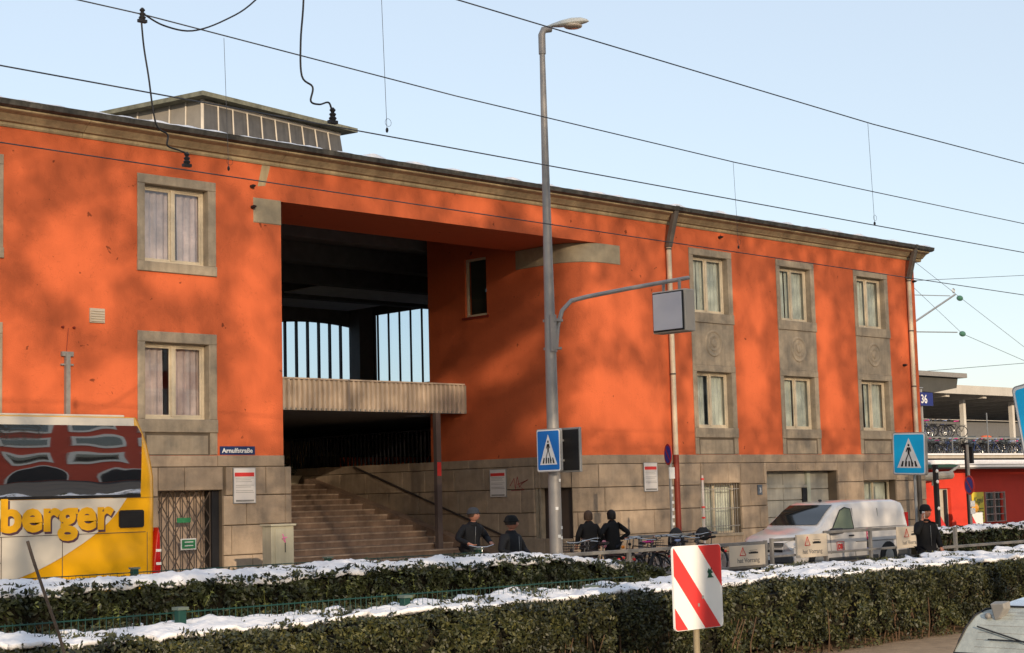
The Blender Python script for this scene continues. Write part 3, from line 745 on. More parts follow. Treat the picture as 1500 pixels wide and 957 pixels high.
# planter at the top of the stair
t = thing('planter_bowl', (36.9, 49.8, 2.86), 'shallow pale planter bowl with small shrub at the head of the stair', 'planter')
P(MB().lathe([(.28, 0), (.42, .28), (.45, .32), (.40, .32), (.36, .26)], (36.9, 49.8, 2.86), 18), 'bowl', mat('planter_concrete', (.5, .42, .3), .8), t, smooth=True)
mb = MB()
for i in range(120):
    v = Vector((rnd.gauss(0, .2), rnd.gauss(0, .2), .35+abs(rnd.gauss(0, .3)))); d = Vector((rnd.uniform(-1, 1), rnd.uniform(-1, 1), rnd.uniform(-1, 1))).normalized()*.06; e = d.cross(Vector((0, 0, 1)))*.7
    c = Vector((36.9, 49.8, 2.86))+v; mb.add([c-d, c-e, c+d, c+e], [(0, 1, 2, 3)])
leafd = mat('shrub_leaves', (.04, .06, .02), .6, var=.3)
P(mb, 'shrub', leafd, t)

# ---------------------------------------------------------------- bus
YB = 27.4
bus = thing('coach', (10, 28.7, 0), 'white and yellow coach with dark window band parked in front of the station', 'bus')
yel = mat('bus_yellow', (.80, .40, .008), .28, var=.03, coat=.6)
bw = mat('bus_white', (.66, .60, .50), .28, var=.04, scale=.8, coat=.6)
blk = mat('bus_black', (.02, .02, .02), .3)
x0 = 4.0
def rearx(z):                                 # rear edge of the side panel
    P_ = [(.3, 17.2), (.9, 17.2), (2.76, 17.22), (3.3, 17.13), (3.65, 17.02), (3.92, 16.90)]
    for (a, xa), (b, xb) in zip(P_, P_[1:]):
        if z <= b: return xa+(xb-xa)*max(0, z-a)/(b-a)
    return 16.9
# body core
mb = MB(); zs = [.3, 1.0, 1.8, 2.4, 2.8, 3.1, 3.4, 3.6, 3.75, 3.85, 3.92]
def bulge(z): return 0 if z < 2.4 else .10*((z-2.4)/1.5)**2   # tumblehome of the upper side
vs = []; n = 9
for z in zs:
    rx = rearx(z)
    ring = [(x0, YB+bulge(z)+.03, z), (rx-.28, YB+bulge(z)+.03, z)]
    for k in range(1, 7):
        a = R(15*k); ring.append((rx-.28+.28*math.sin(a), YB+bulge(z)+.03+.28*(1-math.cos(a)), z))
    ring.append((rx, YB+2.2, z)); ring.append((rx-.25, YB+2.5-bulge(z), z)); ring.append((x0, YB+2.5-bulge(z), z))
    vs += ring; n = len(ring)
fs = [(i*n+k, i*n+(k+1) % n, (i+1)*n+(k+1) % n, (i+1)*n+k) for i in range(len(zs)-1) for k in range(n)]
fs += [tuple(range(n-1, -1, -1)), tuple(range((len(zs)-1)*n, len(zs)*n))]
P(MB().add(vs, fs), 'body', yel, bus, smooth=True)
P(MB().box(x0, 16.6, YB+.25, YB+2.3, 3.921, 3.97), 'roof', bw, bus, bevel=.02)
def side(poly, y, m, name, par=bus, th=.012, bulged=False, **k):
    vs = [(x, y+(bulge(z) if bulged else 0), z) for x, z in poly]; n = len(vs); vs += [(x, y+th+(bulge(z) if bulged else 0), z) for x, z in poly]
    return P(MB().add(vs, [tuple(range(n)), tuple(range(2*n-1, n-1, -1))]+[(i, i+n, (i+1) % n+n, (i+1) % n) for i in range(n)]), name, m, par, **k)
# white top strip following the tumblehome
def strip(xa, xb, za, zb, m, name, y, nz=6, taper=None, par=bus, sub=24):
    vs = []; fs = []
    zz = [za+(zb-za)*k/nz for k in range(nz+1)]
    for k, z in enumerate(zz):
        xe = taper(z) if taper else xb
        for i in range(sub+1):
            x = xa+(xe-xa)*i/sub; vs.append((x, y+bulge(z), z))
    for k in range(nz):
        for i in range(sub): fs.append((k*(sub+1)+i, k*(sub+1)+i+1, (k+1)*(sub+1)+i+1, (k+1)*(sub+1)+i))
    return P(MB().add(vs, fs), name, m, par, smooth=True)
strip(x0, 16.71, 3.755, 3.905, bw, 'cant_rail', YB+.012, 3)
bglass = bpy.data.materials.new('bus_window_glass'); bglass.use_nodes = True
b_ = bglass.node_tree.nodes['Principled BSDF']; b_.inputs['Base Color'].default_value = (.012, .010, .010, 1); b_.inputs['Roughness'].default_value = .02; b_.inputs['Specular IOR Level'].default_value = 1.0
b_.inputs['IOR'].default_value = 3.6
nn = bglass.node_tree.nodes.new('ShaderNodeTexNoise'); nn.inputs['Scale'].default_value = .9; nn.inputs['Detail'].default_value = 1
g_ = bglass.node_tree.nodes.new('ShaderNodeNewGeometry'); bp = bglass.node_tree.nodes.new('ShaderNodeBump'); bp.inputs['Strength'].default_value = 1; bp.inputs['Distance'].default_value = .012
bglass.node_tree.links.new(g_.outputs['Position'], nn.inputs['Vector']); bglass.node_tree.links.new(nn.outputs[0], bp.inputs['Height']); bglass.node_tree.links.new(bp.outputs[0], b_.inputs['Normal'])
def winedge(z): u = (z-2.45)/1.3; return 16.80+.03*u-.10*max(0, u-.88)/.12
def gwin():
    # slightly barrel shaped pane: convex in height, so that it mirrors the whole street opposite
    vs = []; fs = []; nz = 16; sub = 12; za, zb = 2.45, 3.752
    for k in range(nz+1):
        z = za+(zb-za)*k/nz; u = (z-(za+zb)/2)
        for i in range(sub+1): x = x0+(winedge(z)-x0)*i/sub; vs.append((x, YB+.002+.045*u*u, z))
    for k in range(nz):
        for i in range(sub): fs.append((k*(sub+1)+i, k*(sub+1)+i+1, (k+1)*(sub+1)+i+1, (k+1)*(sub+1)+i))
    return P(MB().add(vs, fs), 'side_window', bglass, bus, smooth='all')
gwin()
side([(x0, 2.40), (16.79, 2.40), (16.80, 2.45), (x0, 2.45)], YB-.004, blk, 'window_seal')
side([(x0, .42), (14.93, .97), (14.93, 1.70), (x0, 1.70)] and [(x0, .45), (13.2, .45), (x0, .4501)], YB+.02, bw, 'hidden_skirt') if False else None
# white flank: boundary with the yellow sweeps up to the right
cur = []
C_ = [(12.9, .62), (13.6, .80), (14.3, 1.0), (14.9, 1.22), (15.45, 1.50), (15.9, 1.78), (16.25, 2.08), (16.5, 2.39)]
sx = [p[0] for p in C_]
for i in range(29):
    t = i/28*(len(C_)-1); k = min(int(t), len(C_)-2); f = t-k
    p0, p1, p2, p3 = C_[max(k-1, 0)], C_[k], C_[k+1], C_[min(k+2, len(C_)-1)]
    cur.append(tuple(.5*((2*p1[j])+(-p0[j]+p2[j])*f+(2*p0[j]-5*p1[j]+4*p2[j]-p3[j])*f*f+(-p0[j]+3*p1[j]-3*p2[j]+p3[j])*f**3) for j in (0, 1)))
side([(x0, .45), (12.2, .45)]+cur+[(x0, 2.39)], YB+.006, bw, 'white_flank', th=.02)
gm = mat('panel_gap', (.10, .08, .06), .7)
for (a, b, c, d) in ((x0, 16.9, 1.735, 1.747), (13.95-.0, 13.965, .5, 1.735), (15.15, 15.162, .5, 1.735), (x0, 13.95, 1.28, 1.29), (16.93, 16.94, .5, 1.735), (16.2, 17.1, 2.39, 2.396)): side([(a, c), (b, c), (b, d), (a, d)], YB+.001, gm, 'panel_gap', th=.004)
side([(16.36, 1.83), (16.83, 1.83), (16.86, 1.86), (16.86, 2.13), (16.83, 2.16), (16.36, 2.16), (16.33, 2.13), (16.33, 1.86)], YB-.012, blk, 'air_grille', th=.03)
mb = MB()
for k in range(5): mb.box(16.36, 16.83, YB-.02, YB-.0125, 1.88+k*.055, 1.90+k*.055)
P(mb, 'grille_slats', black, bus)
# rear light cluster wrapping the corner
rl = mat('red_lens', (.45, .01, .01), .15, coat=.8)
mb = MB(); mb.prism([(17.08, .62), (17.12, 1.2), (17.17, 1.6), (17.21, 1.82), (17.24, 1.7), (17.255, 1.2), (17.255, .6)], YB+.04, YB+.22, 'y'); tl = P(mb, 'rear_light', rl, bus, bevel=.015)
for z in (.85, 1.1, 1.35): P(MB().box(17.15, 17.262, YB+.03, YB+.12, z, z+.05), 'reflector', white, tl)
for x in (7.2, 14.0):                             # wheels
    if x > 13.5: x = 13.3
    w = P(MB().lathe([(.3, 0), (.5, .02), (.52, .08), (.52, .26), (.3, .28)], (x, YB+.30, .52), 24, Matrix.Rotation(R(90), 4, 'X')), 'wheel', rubber, bus, smooth=True)
    P(MB().lathe([(.29, 0), (.27, .03), (.1, .05)], (x, YB+.02, .52), 16, Matrix.Rotation(R(90), 4, 'X')), 'rim', steel, w)
# lettering with drop shadow
purple = mat('letter_shadow', (.10, .05, .07), .5); ly = mat('letter_yellow', (.82, .42, .015), .35)
def lettering(y, dx, dz, m, nm, off):
    return text(nm, 'nberger', .80, m, bus, (13.50+dx, y, 1.84+dz), (1, 0, 0), (0, 0, 1), offset=off, extrude=.001, width=2.70)
lettering(YB-.001, .035, -.035, purple, 'letter_shadow', .035); lettering(YB-.006, 0, 0, ly, 'lettering', .030)

# ---------------------------------------------------------------- lofted vehicles
def loft(sections, name, m, parent, close=True, smooth=True, sub=0, capends=True):
    """sections: list of rings (same count)"""
    n = len(sections[0]); vs = [p for r in sections for p in r]
    fs = [(i*n+k, i*n+(k+1) % n, (i+1)*n+(k+1) % n, (i+1)*n+k) for i in range(len(sections)-1) for k in range(n if close else n-1)]
    if capends: fs += [tuple(range(n-1, -1, -1)), tuple(range((len(sections)-1)*n, len(sections)*n))]
    o = P(MB().add(vs, fs), name, m, parent, smooth=smooth)
    return o
# van: nose to the left (low x).  x positions from the nose
van = thing('parked_van', (37.6, 26.3, 0), 'white panel van facing left, parked behind the steel railing', 'van')
vw = mat('van_paint', (.68, .65, .62), .28, var=.06, coat=.7, streak=.06, dirt=.22, dcol=(.42, .36, .30))
vx = 34.9; vy0 = 25.45; VW = 1.9; GZ = -.02
def lerp(pts, x):
    for (a, ya), (b, yb) in zip(pts, pts[1:]):
        if x <= b: return ya+(yb-ya)*(x-a)/(b-a)
    return pts[-1][1]
top = [(0, .72), (.06, .92), (.25, 1.03), (.7, 1.12), (1.12, 1.22), (1.3, 1.32), (1.75, 1.62), (2.1, 1.80), (2.35, 1.86), (3.5, 1.91), (4.9, 1.89), (5.2, 1.84), (5.32, 1.72), (5.4, 1.2), (5.42, .6)]
belt = 1.16
inset = [(0, .28), (.06, .16), (.25, .07), (.7, .02), (1.2, .0), (5.1, .0), (5.3, .03), (5.42, .1)]
secs = []
for x in [0, .03, .08, .16, .25, .45, .7, .95, 1.12, 1.22, 1.4, 1.6, 1.75, 1.95, 2.1, 2.35, 2.8, 3.4, 4.0, 4.5, 4.9, 5.1, 5.2, 5.28, 5.34, 5.4, 5.42]:
    z1 = lerp(top, x)+GZ; i = lerp(inset, x); zb = .28; r = min(.16, (z1-zb)*.3)
    tum = .10*max(0, (z1-1.15)/.75)
    half = []
    zbelt = min(belt, z1-r)
    half = [(i+.05, zb), (i, zb+.12), (i-.012, (zb+zbelt)/2), (i, zbelt), (i+tum*.55+.0, (zbelt+z1-r)/2+.0), (i+tum+.0, z1-r), (i+tum+r*.3, z1-r*.35), (i+tum+r*1.1, z1)]
    ring = [(vx+x, vy0+a, z) for a, z in half]+[(vx+x, vy0+VW-a, z) for a, z in reversed(half)]
    secs.append(ring)
vb = loft(secs, 'body', vw, van)
vg = mat('van_glass', (.012, .016, .018), .04, spec=1.0)
def glassq(pts, name, m, par, th=(0, 0, 0)): return P(MB().add(pts, [tuple(range(len(pts)))]), name, m, par)
# windscreen laid just above the sloping body
e = .018
def ws(x, a): z = lerp(top, x)+GZ; return (vx+x-e*.7, vy0+a, z+e)
pts = []
for x in (1.22, 1.4, 1.6, 1.75, 1.95, 2.07): pts.append([ws(x, .17+.10*(x-1.2)), ws(x, .55), ws(x, .95), ws(x, 1.35), ws(x, VW-.17-.10*(x-1.2))])
vs = [p for r in pts for p in r]; P(MB().add(vs, [(i*5+k, i*5+k+1, (i+1)*5+k+1, (i+1)*5+k) for i in range(5) for k in range(4)]), 'windscreen', vg, van, smooth='all')
def sd(x, z, o=.02):                          # point on the near flank
    t_ = .10*max(0, (lerp(top, x)+GZ-1.15)/.75); z1 = lerp(top, x)+GZ; k = max(0, min(1, (z-belt)/max(.05, z1-.16-belt)))
    return (vx+x, vy0+lerp(inset, x)+t_*k-o, z)
swg = mat('van_side_glass', (.20, .24, .17), .06, spec=.8)
P(MB().add([sd(1.62, 1.14), sd(2.62, 1.12), sd(2.60, 1.66), sd(2.35, 1.70), sd(2.12, 1.63)], [(0, 1, 2, 3, 4)]), 'door_window', swg, van)
mb = MB(); mb.tube([sd(1.62, 1.14), sd(2.62, 1.12), sd(2.60, 1.66), sd(2.35, 1.70), sd(2.12, 1.63), sd(1.62, 1.14)], .016, 4); P(mb, 'window_seal', black, van)
mb = MB(); 
for path in ([sd(1.55, .5, .012), sd(1.52, 1.1, .012)], [sd(2.68, .35, .012), sd(2.70, 1.68, .012)], [sd(3.9, .35, .012), sd(3.9, 1.65, .012)], [sd(2.7, 1.14, .014), sd(5.2, 1.14, .014)], [sd(2.7, .78, .02), sd(4.9, .78, .02)]): mb.tube(path, .011, 4)
P(mb, 'panel_seams', mat('seam_grey', (.25, .24, .23), .7), van)
P(MB().box(vx+2.38, vx+2.6, vy0-.045, vy0-.01, .93, .97), 'door_handle', black, van, bevel=.01)
mi = P(MB().box(vx+1.42, vx+1.86, vy0-.24, vy0-.06, 1.02, 1.17), 'wing_mirror', black, van, bevel=.04)
P(MB().box(vx+1.40, vx+1.8, vy0+VW+.06, vy0+VW+.22, 1.02, 1.17), 'wing_mirror', black, van, bevel=.04)
gr = P(MB().add([(vx-.012, vy0+.42, .60), (vx-.012, vy0+VW-.42, .60), (vx+.03, vy0+VW-.40, .84), (vx+.03, vy0+.40, .84)], [(0, 1, 2, 3)]), 'radiator_grille', black, van)
for z in (.66, .72, .78): P(MB().box(vx-.03, vx-.01+(z-.6)*.12, vy0+.42, vy0+VW-.42, z, z+.018), 'grille_bar', steel, gr)
P(MB().lathe([(.11, 0), (.11, .01), (.02, .015)], (vx-.01, vy0+VW/2, .75), 16, Matrix.Rotation(R(-90), 4, 'Y')), 'round_emblem', steel, gr)
P(MB().box(vx-.05, vx+.3, vy0+.15, vy0+VW-.15, .30, .52), 'bumper', mat('bumper_grey', (.08, .08, .08), .6), van, bevel=.05)
P(MB().box(vx-.07, vx-.051, vy0+.7, vy0+1.2, .40, .5), 'number_plate', white, van)
hl = mat('headlight', (.35, .36, .36), .1, spec=1.0, coat=.8)
for sgn in (0, 1):
    f = lambda a: vy0+(VW-a if sgn else a)
    P(MB().add([(vx-.015, f(.40), .62), (vx+.02, f(.16), .64), (vx+.26, f(.035), .80), (vx+.36, f(.02), .93), (vx+.10, f(.16), .92), (vx+.02, f(.38), .84)], [(0, 1, 2, 3, 4, 5)]), 'headlight', hl, van)
for x in (.95, 4.25):
    P(MB().lathe([(.37, 0), (.39, .01), (.39, .05), (.36, .05)], (vx+x, vy0+.01, .34), 26, Matrix.Rotation(R(90), 4, 'X')), 'wheel_arch', black, van)
    w = P(MB().lathe([(.1, 0), (.30, 0), (.335, .03), (.335, .2), (.2, .22)], (vx+x, vy0+.17, .335), 24, Matrix.Rotation(R(90), 4, 'X')), 'wheel', rubber, van, smooth=True)
    P(MB().lathe([(.21, 0), (.20, .02), (.05, .035)], (vx+x, vy0-.035, .335), 16, Matrix.Rotation(R(90), 4, 'X')), 'rim', steel, w)
    P(MB().lathe([(.1, 0), (.30, 0), (.335, .03), (.335, .2), (.2, .22)], (vx+x, vy0+VW, .335), 24, Matrix.Rotation(R(90), 4, 'X')), 'wheel', rubber, van, smooth=True)
P(MB().box(vx+1.45, vx+3.75, vy0-.02, vy0+.0, .30, .40), 'sill_trim', MATS['bumper_grey'], van, bevel=.01); P(MB().box(vx+4.75, vx+5.38, vy0-.02, vy0+.0, .30, .48), 'sill_trim', MATS['bumper_grey'], van, bevel=.01)
P(MB().box(vx+5.36, vx+5.43, vy0+.06, vy0+.2, .95, 1.5), 'tail_light', rl, van)
# stickers on the flank
st = P(MB().box(vx+3.22, vx+3.42, vy0-.022, vy0-.013, .82, 1.12), 'pink_sticker', mat('magenta', (.65, .04, .16), .4), van)
text('digit', '8', .26, white, st, (vx+3.245, vy0-.026, .87), (1, 0, 0), (0, 0, 1), offset=.006)
P(MB().box(vx+3.22, vx+3.42, vy0-.022, vy0-.013, .60, .815), 'black_sticker', black, van)
P(MB().box(vx+3.22, vx+3.42, vy0-.022, vy0-.013, .53, .595), 'blue_sticker', mat('sticker_blue', (.1, .16, .6), .4), van)
text('side_emblem', 'DB', .18, red, van, (vx+1.85, vy0-.03, .62), (1, 0, 0), (0, 0, 1), offset=.008, width=.22)
mb = MB(); mb.tube([(vx+1.80, vy0-.03, .58), (vx+2.12, vy0-.03, .58), (vx+2.12, vy0-.03, .8), (vx+1.80, vy0-.03, .8), (vx+1.80, vy0-.03, .58)], .010, 4); P(mb, 'emblem_border', red, van)
mb = MB(); mb.tube([(vx+4.9, vy0+.5, 1.9), (vx+2.6, vy0+.5, 1.915)], .012, 4); 
P(MB().blob((vx+2.5, vy0+.95, 1.89), (.07, .04, .04), 8, 5), 'roof_aerial', black, van)

# silver car in the corner, seen from behind: rear window and roof edge in frame
car = thing('silver_car', (12.3, 5.6, 0), 'silver car seen from behind in the lower right corner of the view', 'car')
silver = mat('silver_paint', (.60, .60, .60), .22, .55, var=.03, coat=.8)
cx = 10.42; cy0 = 4.72; CW = 1.76
ctop = [(0, .5), (.03, .92), (.10, .99), (.18, 1.02), (.34, 1.28), (.46, 1.36), (.60, 1.40), (.9, 1.435), (1.4, 1.46), (2.2, 1.47), (2.8, 1.40), (3.5, 1.02), (4.2, .84), (4.4, .5)]
cin = [(0, .16), (.1, .07), (.5, .0), (3.6, 0), (4.1, .10), (4.4, .3)]
secs = []
for x in [0, .03, .06, .10, .18, .26, .34, .40, .46, .53, .60, .75, .9, 1.15, 1.4, 1.8, 2.2, 2.5, 2.8, 3.15, 3.5, 3.85, 4.2, 4.32, 4.4]:
    z1 = lerp(ctop, x); i = lerp(cin, x); zb = .22; r = min(.09, (z1-zb)*.3); zbelt = min(.90, z1-r)
    tum = .30*max(0, (z1-.9)/.6)
    half = [(i+.06, zb), (i, zb+.15), (i-.015, (zb+zbelt)/2), (i, zbelt), (i+tum*.5, (zbelt+z1-r)/2), (i+tum, z1-r), (i+tum+r*.4, z1-r*.3), (i+tum+r*1.4, z1)]
    secs.append([(cx+x, cy0+a, z) for a, z in half]+[(cx+x, cy0+CW-a, z) for a, z in reversed(half)])
loft(secs, 'body', silver, car)
cg = mat('frost_and_reflection_glass', (.38, .40, .36), .08, var=.3, scale=9, spec=1.0, bump=.1, bscale=70)  # pale base colour holds frost and the reflection of a bright building
def cr(x, a, o=.014):                         # point just off the sloping tailgate, a = distance from the near side
    return (cx+x-o, cy0+a, lerp(ctop, x)+o*.4)
rows = [(.19, .10), (.24, .12), (.30, .15), (.36, .19), (.42, .24), (.455, .33)]
vs = [cr(x, a0+(CW-2*a0)*k/8) for x, a0 in rows for k in range(9)]
P(MB().add(vs, [(i*9+k, i*9+k+1, (i+1)*9+k+1, (i+1)*9+k) for i in range(5) for k in range(8)]), 'rear_window', cg, car, smooth='all')
P(MB().tube([cr(x, a0, .018) for x, a0 in rows]+[cr(rows[-1][0], CW-rows[-1][1], .018)]+[cr(x, CW-a0, .018) for x, a0 in reversed(rows)]+[cr(rows[0][0], rows[0][1], .018)], .008, 5), 'window_seal', black, car)
for a in (): P(MB().tube([(cx+x, cy0+a+(.16 if a < 1 else -.16)*(1 if x > .5 else .6), lerp(ctop, x)+.012) for x in (.5, .7, 1.0, 1.5, 2.1, 2.6)], .014, 5), 'roof_rail', mat('roof_rail_grey', (.3, .3, .3), .4) if 'roof_rail_grey' not in MATS else MATS['roof_rail_grey'], car)
p = Vector(cr(.44, CW-.40, .03)); m_ = MB()
m_.add([p+Vector(v) for v in [(-.02, .075, .045), (-.02, -.05, .05), (-.03, -.055, .0), (-.04, .0, -.10), (-.03, .05, -.11), (-.10, .07, .03), (-.10, -.035, .035), (-.10, -.04, 0), (-.09, .01, -.075), (-.09, .045, -.085)]],
    [(0, 1, 2, 3, 4), (9, 8, 7, 6, 5)]+[(i, i+5, (i+1) % 5+5, (i+1) % 5) for i in range(5)])
P(m_, 'corner_mirror', grey_paint, car, bevel=.008)
P(MB().lathe([(.022, 0), (.022, .02), (.01, .03)], cr(.36, CW-.30, .02), 10, Matrix.Rotation(R(-90), 4, 'Y')), 'washer_nozzle', grey_paint, car)
mb = MB(); mb.tube([cr(.20, CW*.5, .03), cr(.24, CW*.62, .035), cr(.30, CW*.86, .035)], .006, 4); mb.tube([cr(.245, CW*.40, .03), cr(.25, CW*.8, .03)], .005, 4)
P(mb, 'wiper', black, car)
mb = MB()
for k in range(7): x_ = .22+.03*k; mb.tube([cr(x_, .25, .0165), cr(x_, CW-.25, .0165)], .0007, 3)
P(mb, 'heating_wires', mat('heating_wire', (.2, .12, .08), .6), car)
for x in (.75, 3.55):
    for y in (cy0-.01, cy0+CW-.2): P(MB().lathe([(.2, 0), (.29, 0), (.31, .03), (.31, .18), (.2, .2)], (cx+x, y+.2, .31), 24, Matrix.Rotation(R(90), 4, 'X')), 'wheel', rubber, car, smooth=True)
for a in (.03, CW-.19): P(MB().box(cx-.01, cx+.06, cy0+a+.05, cy0+a+.16, .62, .92), 'tail_light', rl, car, bevel=.01)

# ---------------------------------------------------------------- street lamp with sign arm
lamp = thing('street_lamp', (23.56, 23, .12), 'tall tapering grey street lamp with curved side arm holding a sign box', 'street lamp')
lm_ = mat('lamp_metal', (.30, .28, .26), .5, .2, var=.12, scale=3, dirt=.35, dcol=(.18, .15, .12))
P(MB().tube([(23.56, 23, .1), (23.56, 23, 1.6), (23.56, 23, 5.2), (23.56, 23, 8), (23.56, 23, 11.5)], [.135, .13, .115, .085, .055], 14), 'pole', lm_, lamp, smooth=True)
hd = P(MB().tube([(23.56, 23, 11.25), (23.56, 23, 11.66), (23.60, 22.98, 11.76), (23.75, 22.93, 11.80)], .075, 10), 'head_bracket', lm_, lamp, smooth=True)
prof = [(0, .03), (.12, .075), (.3, .13), (.5, .16), (.7, .14), (.85, .07), (.9, .01)]
secs = []; hx = Vector((.86, -.50, 0)).normalized(); hy = Vector((.5, .86, 0)).normalized(); o = Vector((23.68, 22.95, 11.84))
for l, w in prof:
    c = o+hx*l+Vector((0, 0, .17*l)); h = w*.75
    secs.append([tuple(c+hy*w*math.cos(R(a))+Vector((0, 0, h*math.sin(R(a))*(1 if a < 180 else .45)))) for a in range(0, 360, 30)])
lh = loft(secs, 'lamp_head', mat('lamp_head_grey', (.55, .55, .50), .35), lamp)
P(MB().blob(tuple(o+hx*.55+Vector((0, 0, .03))), (.2, .2, .05), 12, 6), 'lamp_lens', mat('lamp_lens', (.5, .42, .33), .2), lh, smooth='all')
arm = [(23.62, 22.9, 5.2), (23.68, 22.9, 5.62), (23.82, 22.9, 5.95), (24.1, 22.9, 6.17), (24.6, 22.9, 6.29), (25.9, 22.9, 6.55), (27.9, 22.92, 6.93)]
P(MB().tube(arm, .045, 8), 'side_arm', lm_, lamp, smooth=True)
P(MB().box(23.5, 23.72, 22.84, 23.14, 5.15, 5.2), 'arm_clamp', lm_, lamp); P(MB().box(23.5, 23.78, 22.84, 23.14, 5.72, 5.77), 'arm_clamp', lm_, lamp)
P(MB().box(23.44, 23.60, 22.85, 22.88, 5.1, 5.85), 'clamp_plate', lm_, lamp)
rn = random.Random(3)
for k in range(6):
    z = rn.uniform(1.0, 2.5); a = rn.uniform(-2.2, -.6); x, y = 23.56+.136*math.cos(a), 23+.136*math.sin(a)
    P(MB().box(-.03, .03, -.004, .004, 0, .06, Matrix.Translation((x, y, z)) @ Matrix.Rotation(a+math.pi/2, 4, 'Z')), 'sticker', white, lamp)
# sign box hanging on the arm (blank back)
sb = thing('hanging_sign_box', (27.3, 22.9, 5.7), 'blank grey sign box hanging at the end of the lamp arm', 'sign')
bf = mat('sign_back_grey', (.60, .60, .62), .5, var=.02); bs = mat('sign_box_cream', (.52, .45, .36), .5, var=.05)
P(MB().box(27.2, 27.52, 22.46, 23.40, 5.68, 6.60), 'box', bs, sb, bevel=.02)
P(MB().box(27.17, 27.199, 22.50, 23.37, 5.71, 6.57), 'face_rim', black, sb, bevel=.02)
P(MB().box(27.15, 27.169, 22.53, 23.34, 5.74, 6.54), 'blank_face', bf, sb, bevel=.02)
for y in (22.7, 23.15): P(MB().box(27.28, 27.34, y-.02, y+.02, 6.6, 6.83), 'hanger', lm_, sb)

# pedestrian crossing signs: square plate in a plane of constant x, seen from -x
def ped_sign(t, c, w, h, bluem, rot=0, roll=0):
    """c: centre of the face, outward normal -x; builds plate and pictogram as children of t"""
    M_ = Matrix.Translation(c) @ Matrix.Rotation(rot, 4, 'Z') @ Matrix.Rotation(roll, 4, 'X')
    def pt(u, v, o): return M_ @ Vector((-o, -u, v))          # u to the viewer's right
    def plate(poly, o0, o1, m, name, par=t, bev=0):
        n = len(poly); vs = [pt(u*w/2, v*h/2, o1) for u, v in poly]+[pt(u*w/2, v*h/2, o0) for u, v in poly]
        return P(MB().add(vs, [tuple(range(n)), tuple(range(2*n-1, n-1, -1))]+[(i, i+n, (i+1) % n+n, (i+1) % n) for i in range(n)]), name, m, par)
    def rr(a, r=.12):
        o = []
        for cx_, cy_, s0 in ((1, 1, 0), (-1, 1, 90), (-1, -1, 180), (1, -1, 270)):
            for k in range(5): an = R(s0+22.5*k); o.append((cx_*(a-r)+r*math.cos(an), cy_*(a-r)+r*math.sin(an)))
        return o
    plate(rr(1.0), -.06, 0, steel, 'sign_box'); plate(rr(.96, .1), .001, .006, white, 'white_border'); plate(rr(.90, .09), .0065, .009, bluem, 'blue_field')
    tri = plate([(-.72, -.66), (.72, -.66), (0, .74)], .0095, .012, white, 'white_triangle')
    k_ = .0125; k2 = .015
    man = MB()
    def poly(pp):
        n = len(pp); vs = [pt(u*w/2, v*h/2, k2) for u, v in pp]; man.add(vs, [tuple(range(n))])
    poly([(.06*math.cos(a)+0, .06*math.sin(a)+.40) for a in [R(30*i) for i in range(12)]])
    poly([(-.09, .30), (.09, .30), (.16, .12), (.12, .08), (.07, .20), (.06, -.02), (-.06, -.02), (-.07, .20), (-.14, .06), (-.18, .10)])
    poly([(-.06, -.02), (.0, -.02), (-.14, -.30), (-.18, -.50), (-.24, -.50), (-.20, -.28)]); poly([(0, -.02), (.06, -.02), (.18, -.28), (.28, -.48), (.22, -.51), (.12, -.30)])
    for a, b in ((-.50, -.36), (-.25, -.13), (-.03, .07), (.15, .26), (.38, .52)):
        c_ = (a+b)/2*.82; poly([(a, -.60), (b, -.60), (c_+.045, -.34), (c_-.045, -.34)])
    P(man, 'walking_figure', black, tri)
    return M_
t = thing('crossing_sign', (23.3, 22.87, 2.7), 'dark blue pedestrian crossing sign fixed to the street lamp, facing left', 'traffic sign')
ped_sign(t, Vector((23.3, 22.88, 3.12)), .66, .86, blue)
t = thing('crossing_sign', (23.86, 22.8, 2.7), 'second crossing sign on the street lamp showing only its dark back', 'traffic sign')
P(MB().box(23.74, 23.80, 22.44, 23.10, 2.68, 3.57), 'sign_box', steel, t, bevel=.01); P(MB().box(23.725, 23.739, 22.47, 23.07, 2.72, 3.53), 'open_back', black, t)
for z in (2.9, 3.3): P(MB().box(23.35, 23.74, 22.86, 22.9, z, z+.04), 'bracket', steel, t)
t = thing('crossing_sign', (30.2, 19, 0), 'bright blue pedestrian crossing sign on its own post near the man phoning', 'traffic sign')
ped_sign(t, Vector((30.2, 19.0, 2.91)), .90, .90, cyan, rot=R(-9), roll=R(2))
P(MB().tube([(30.32, 18.97, 0), (30.32, 18.97, 2.6)], .032, 8), 'post', steel, t)
t = thing('crossing_sign', (15.6, 8.4, 0), 'bright blue traffic sign cut off at the right edge of the view', 'traffic sign')
ped_sign(t, Vector((15.58, 8.12, 2.88)), .86, .86, cyan, rot=R(-12), roll=R(-9))
P(MB().tube([(15.86, 8.1, 0), (15.86, 8.1, 2.6)], .032, 8), 'post', steel, t)

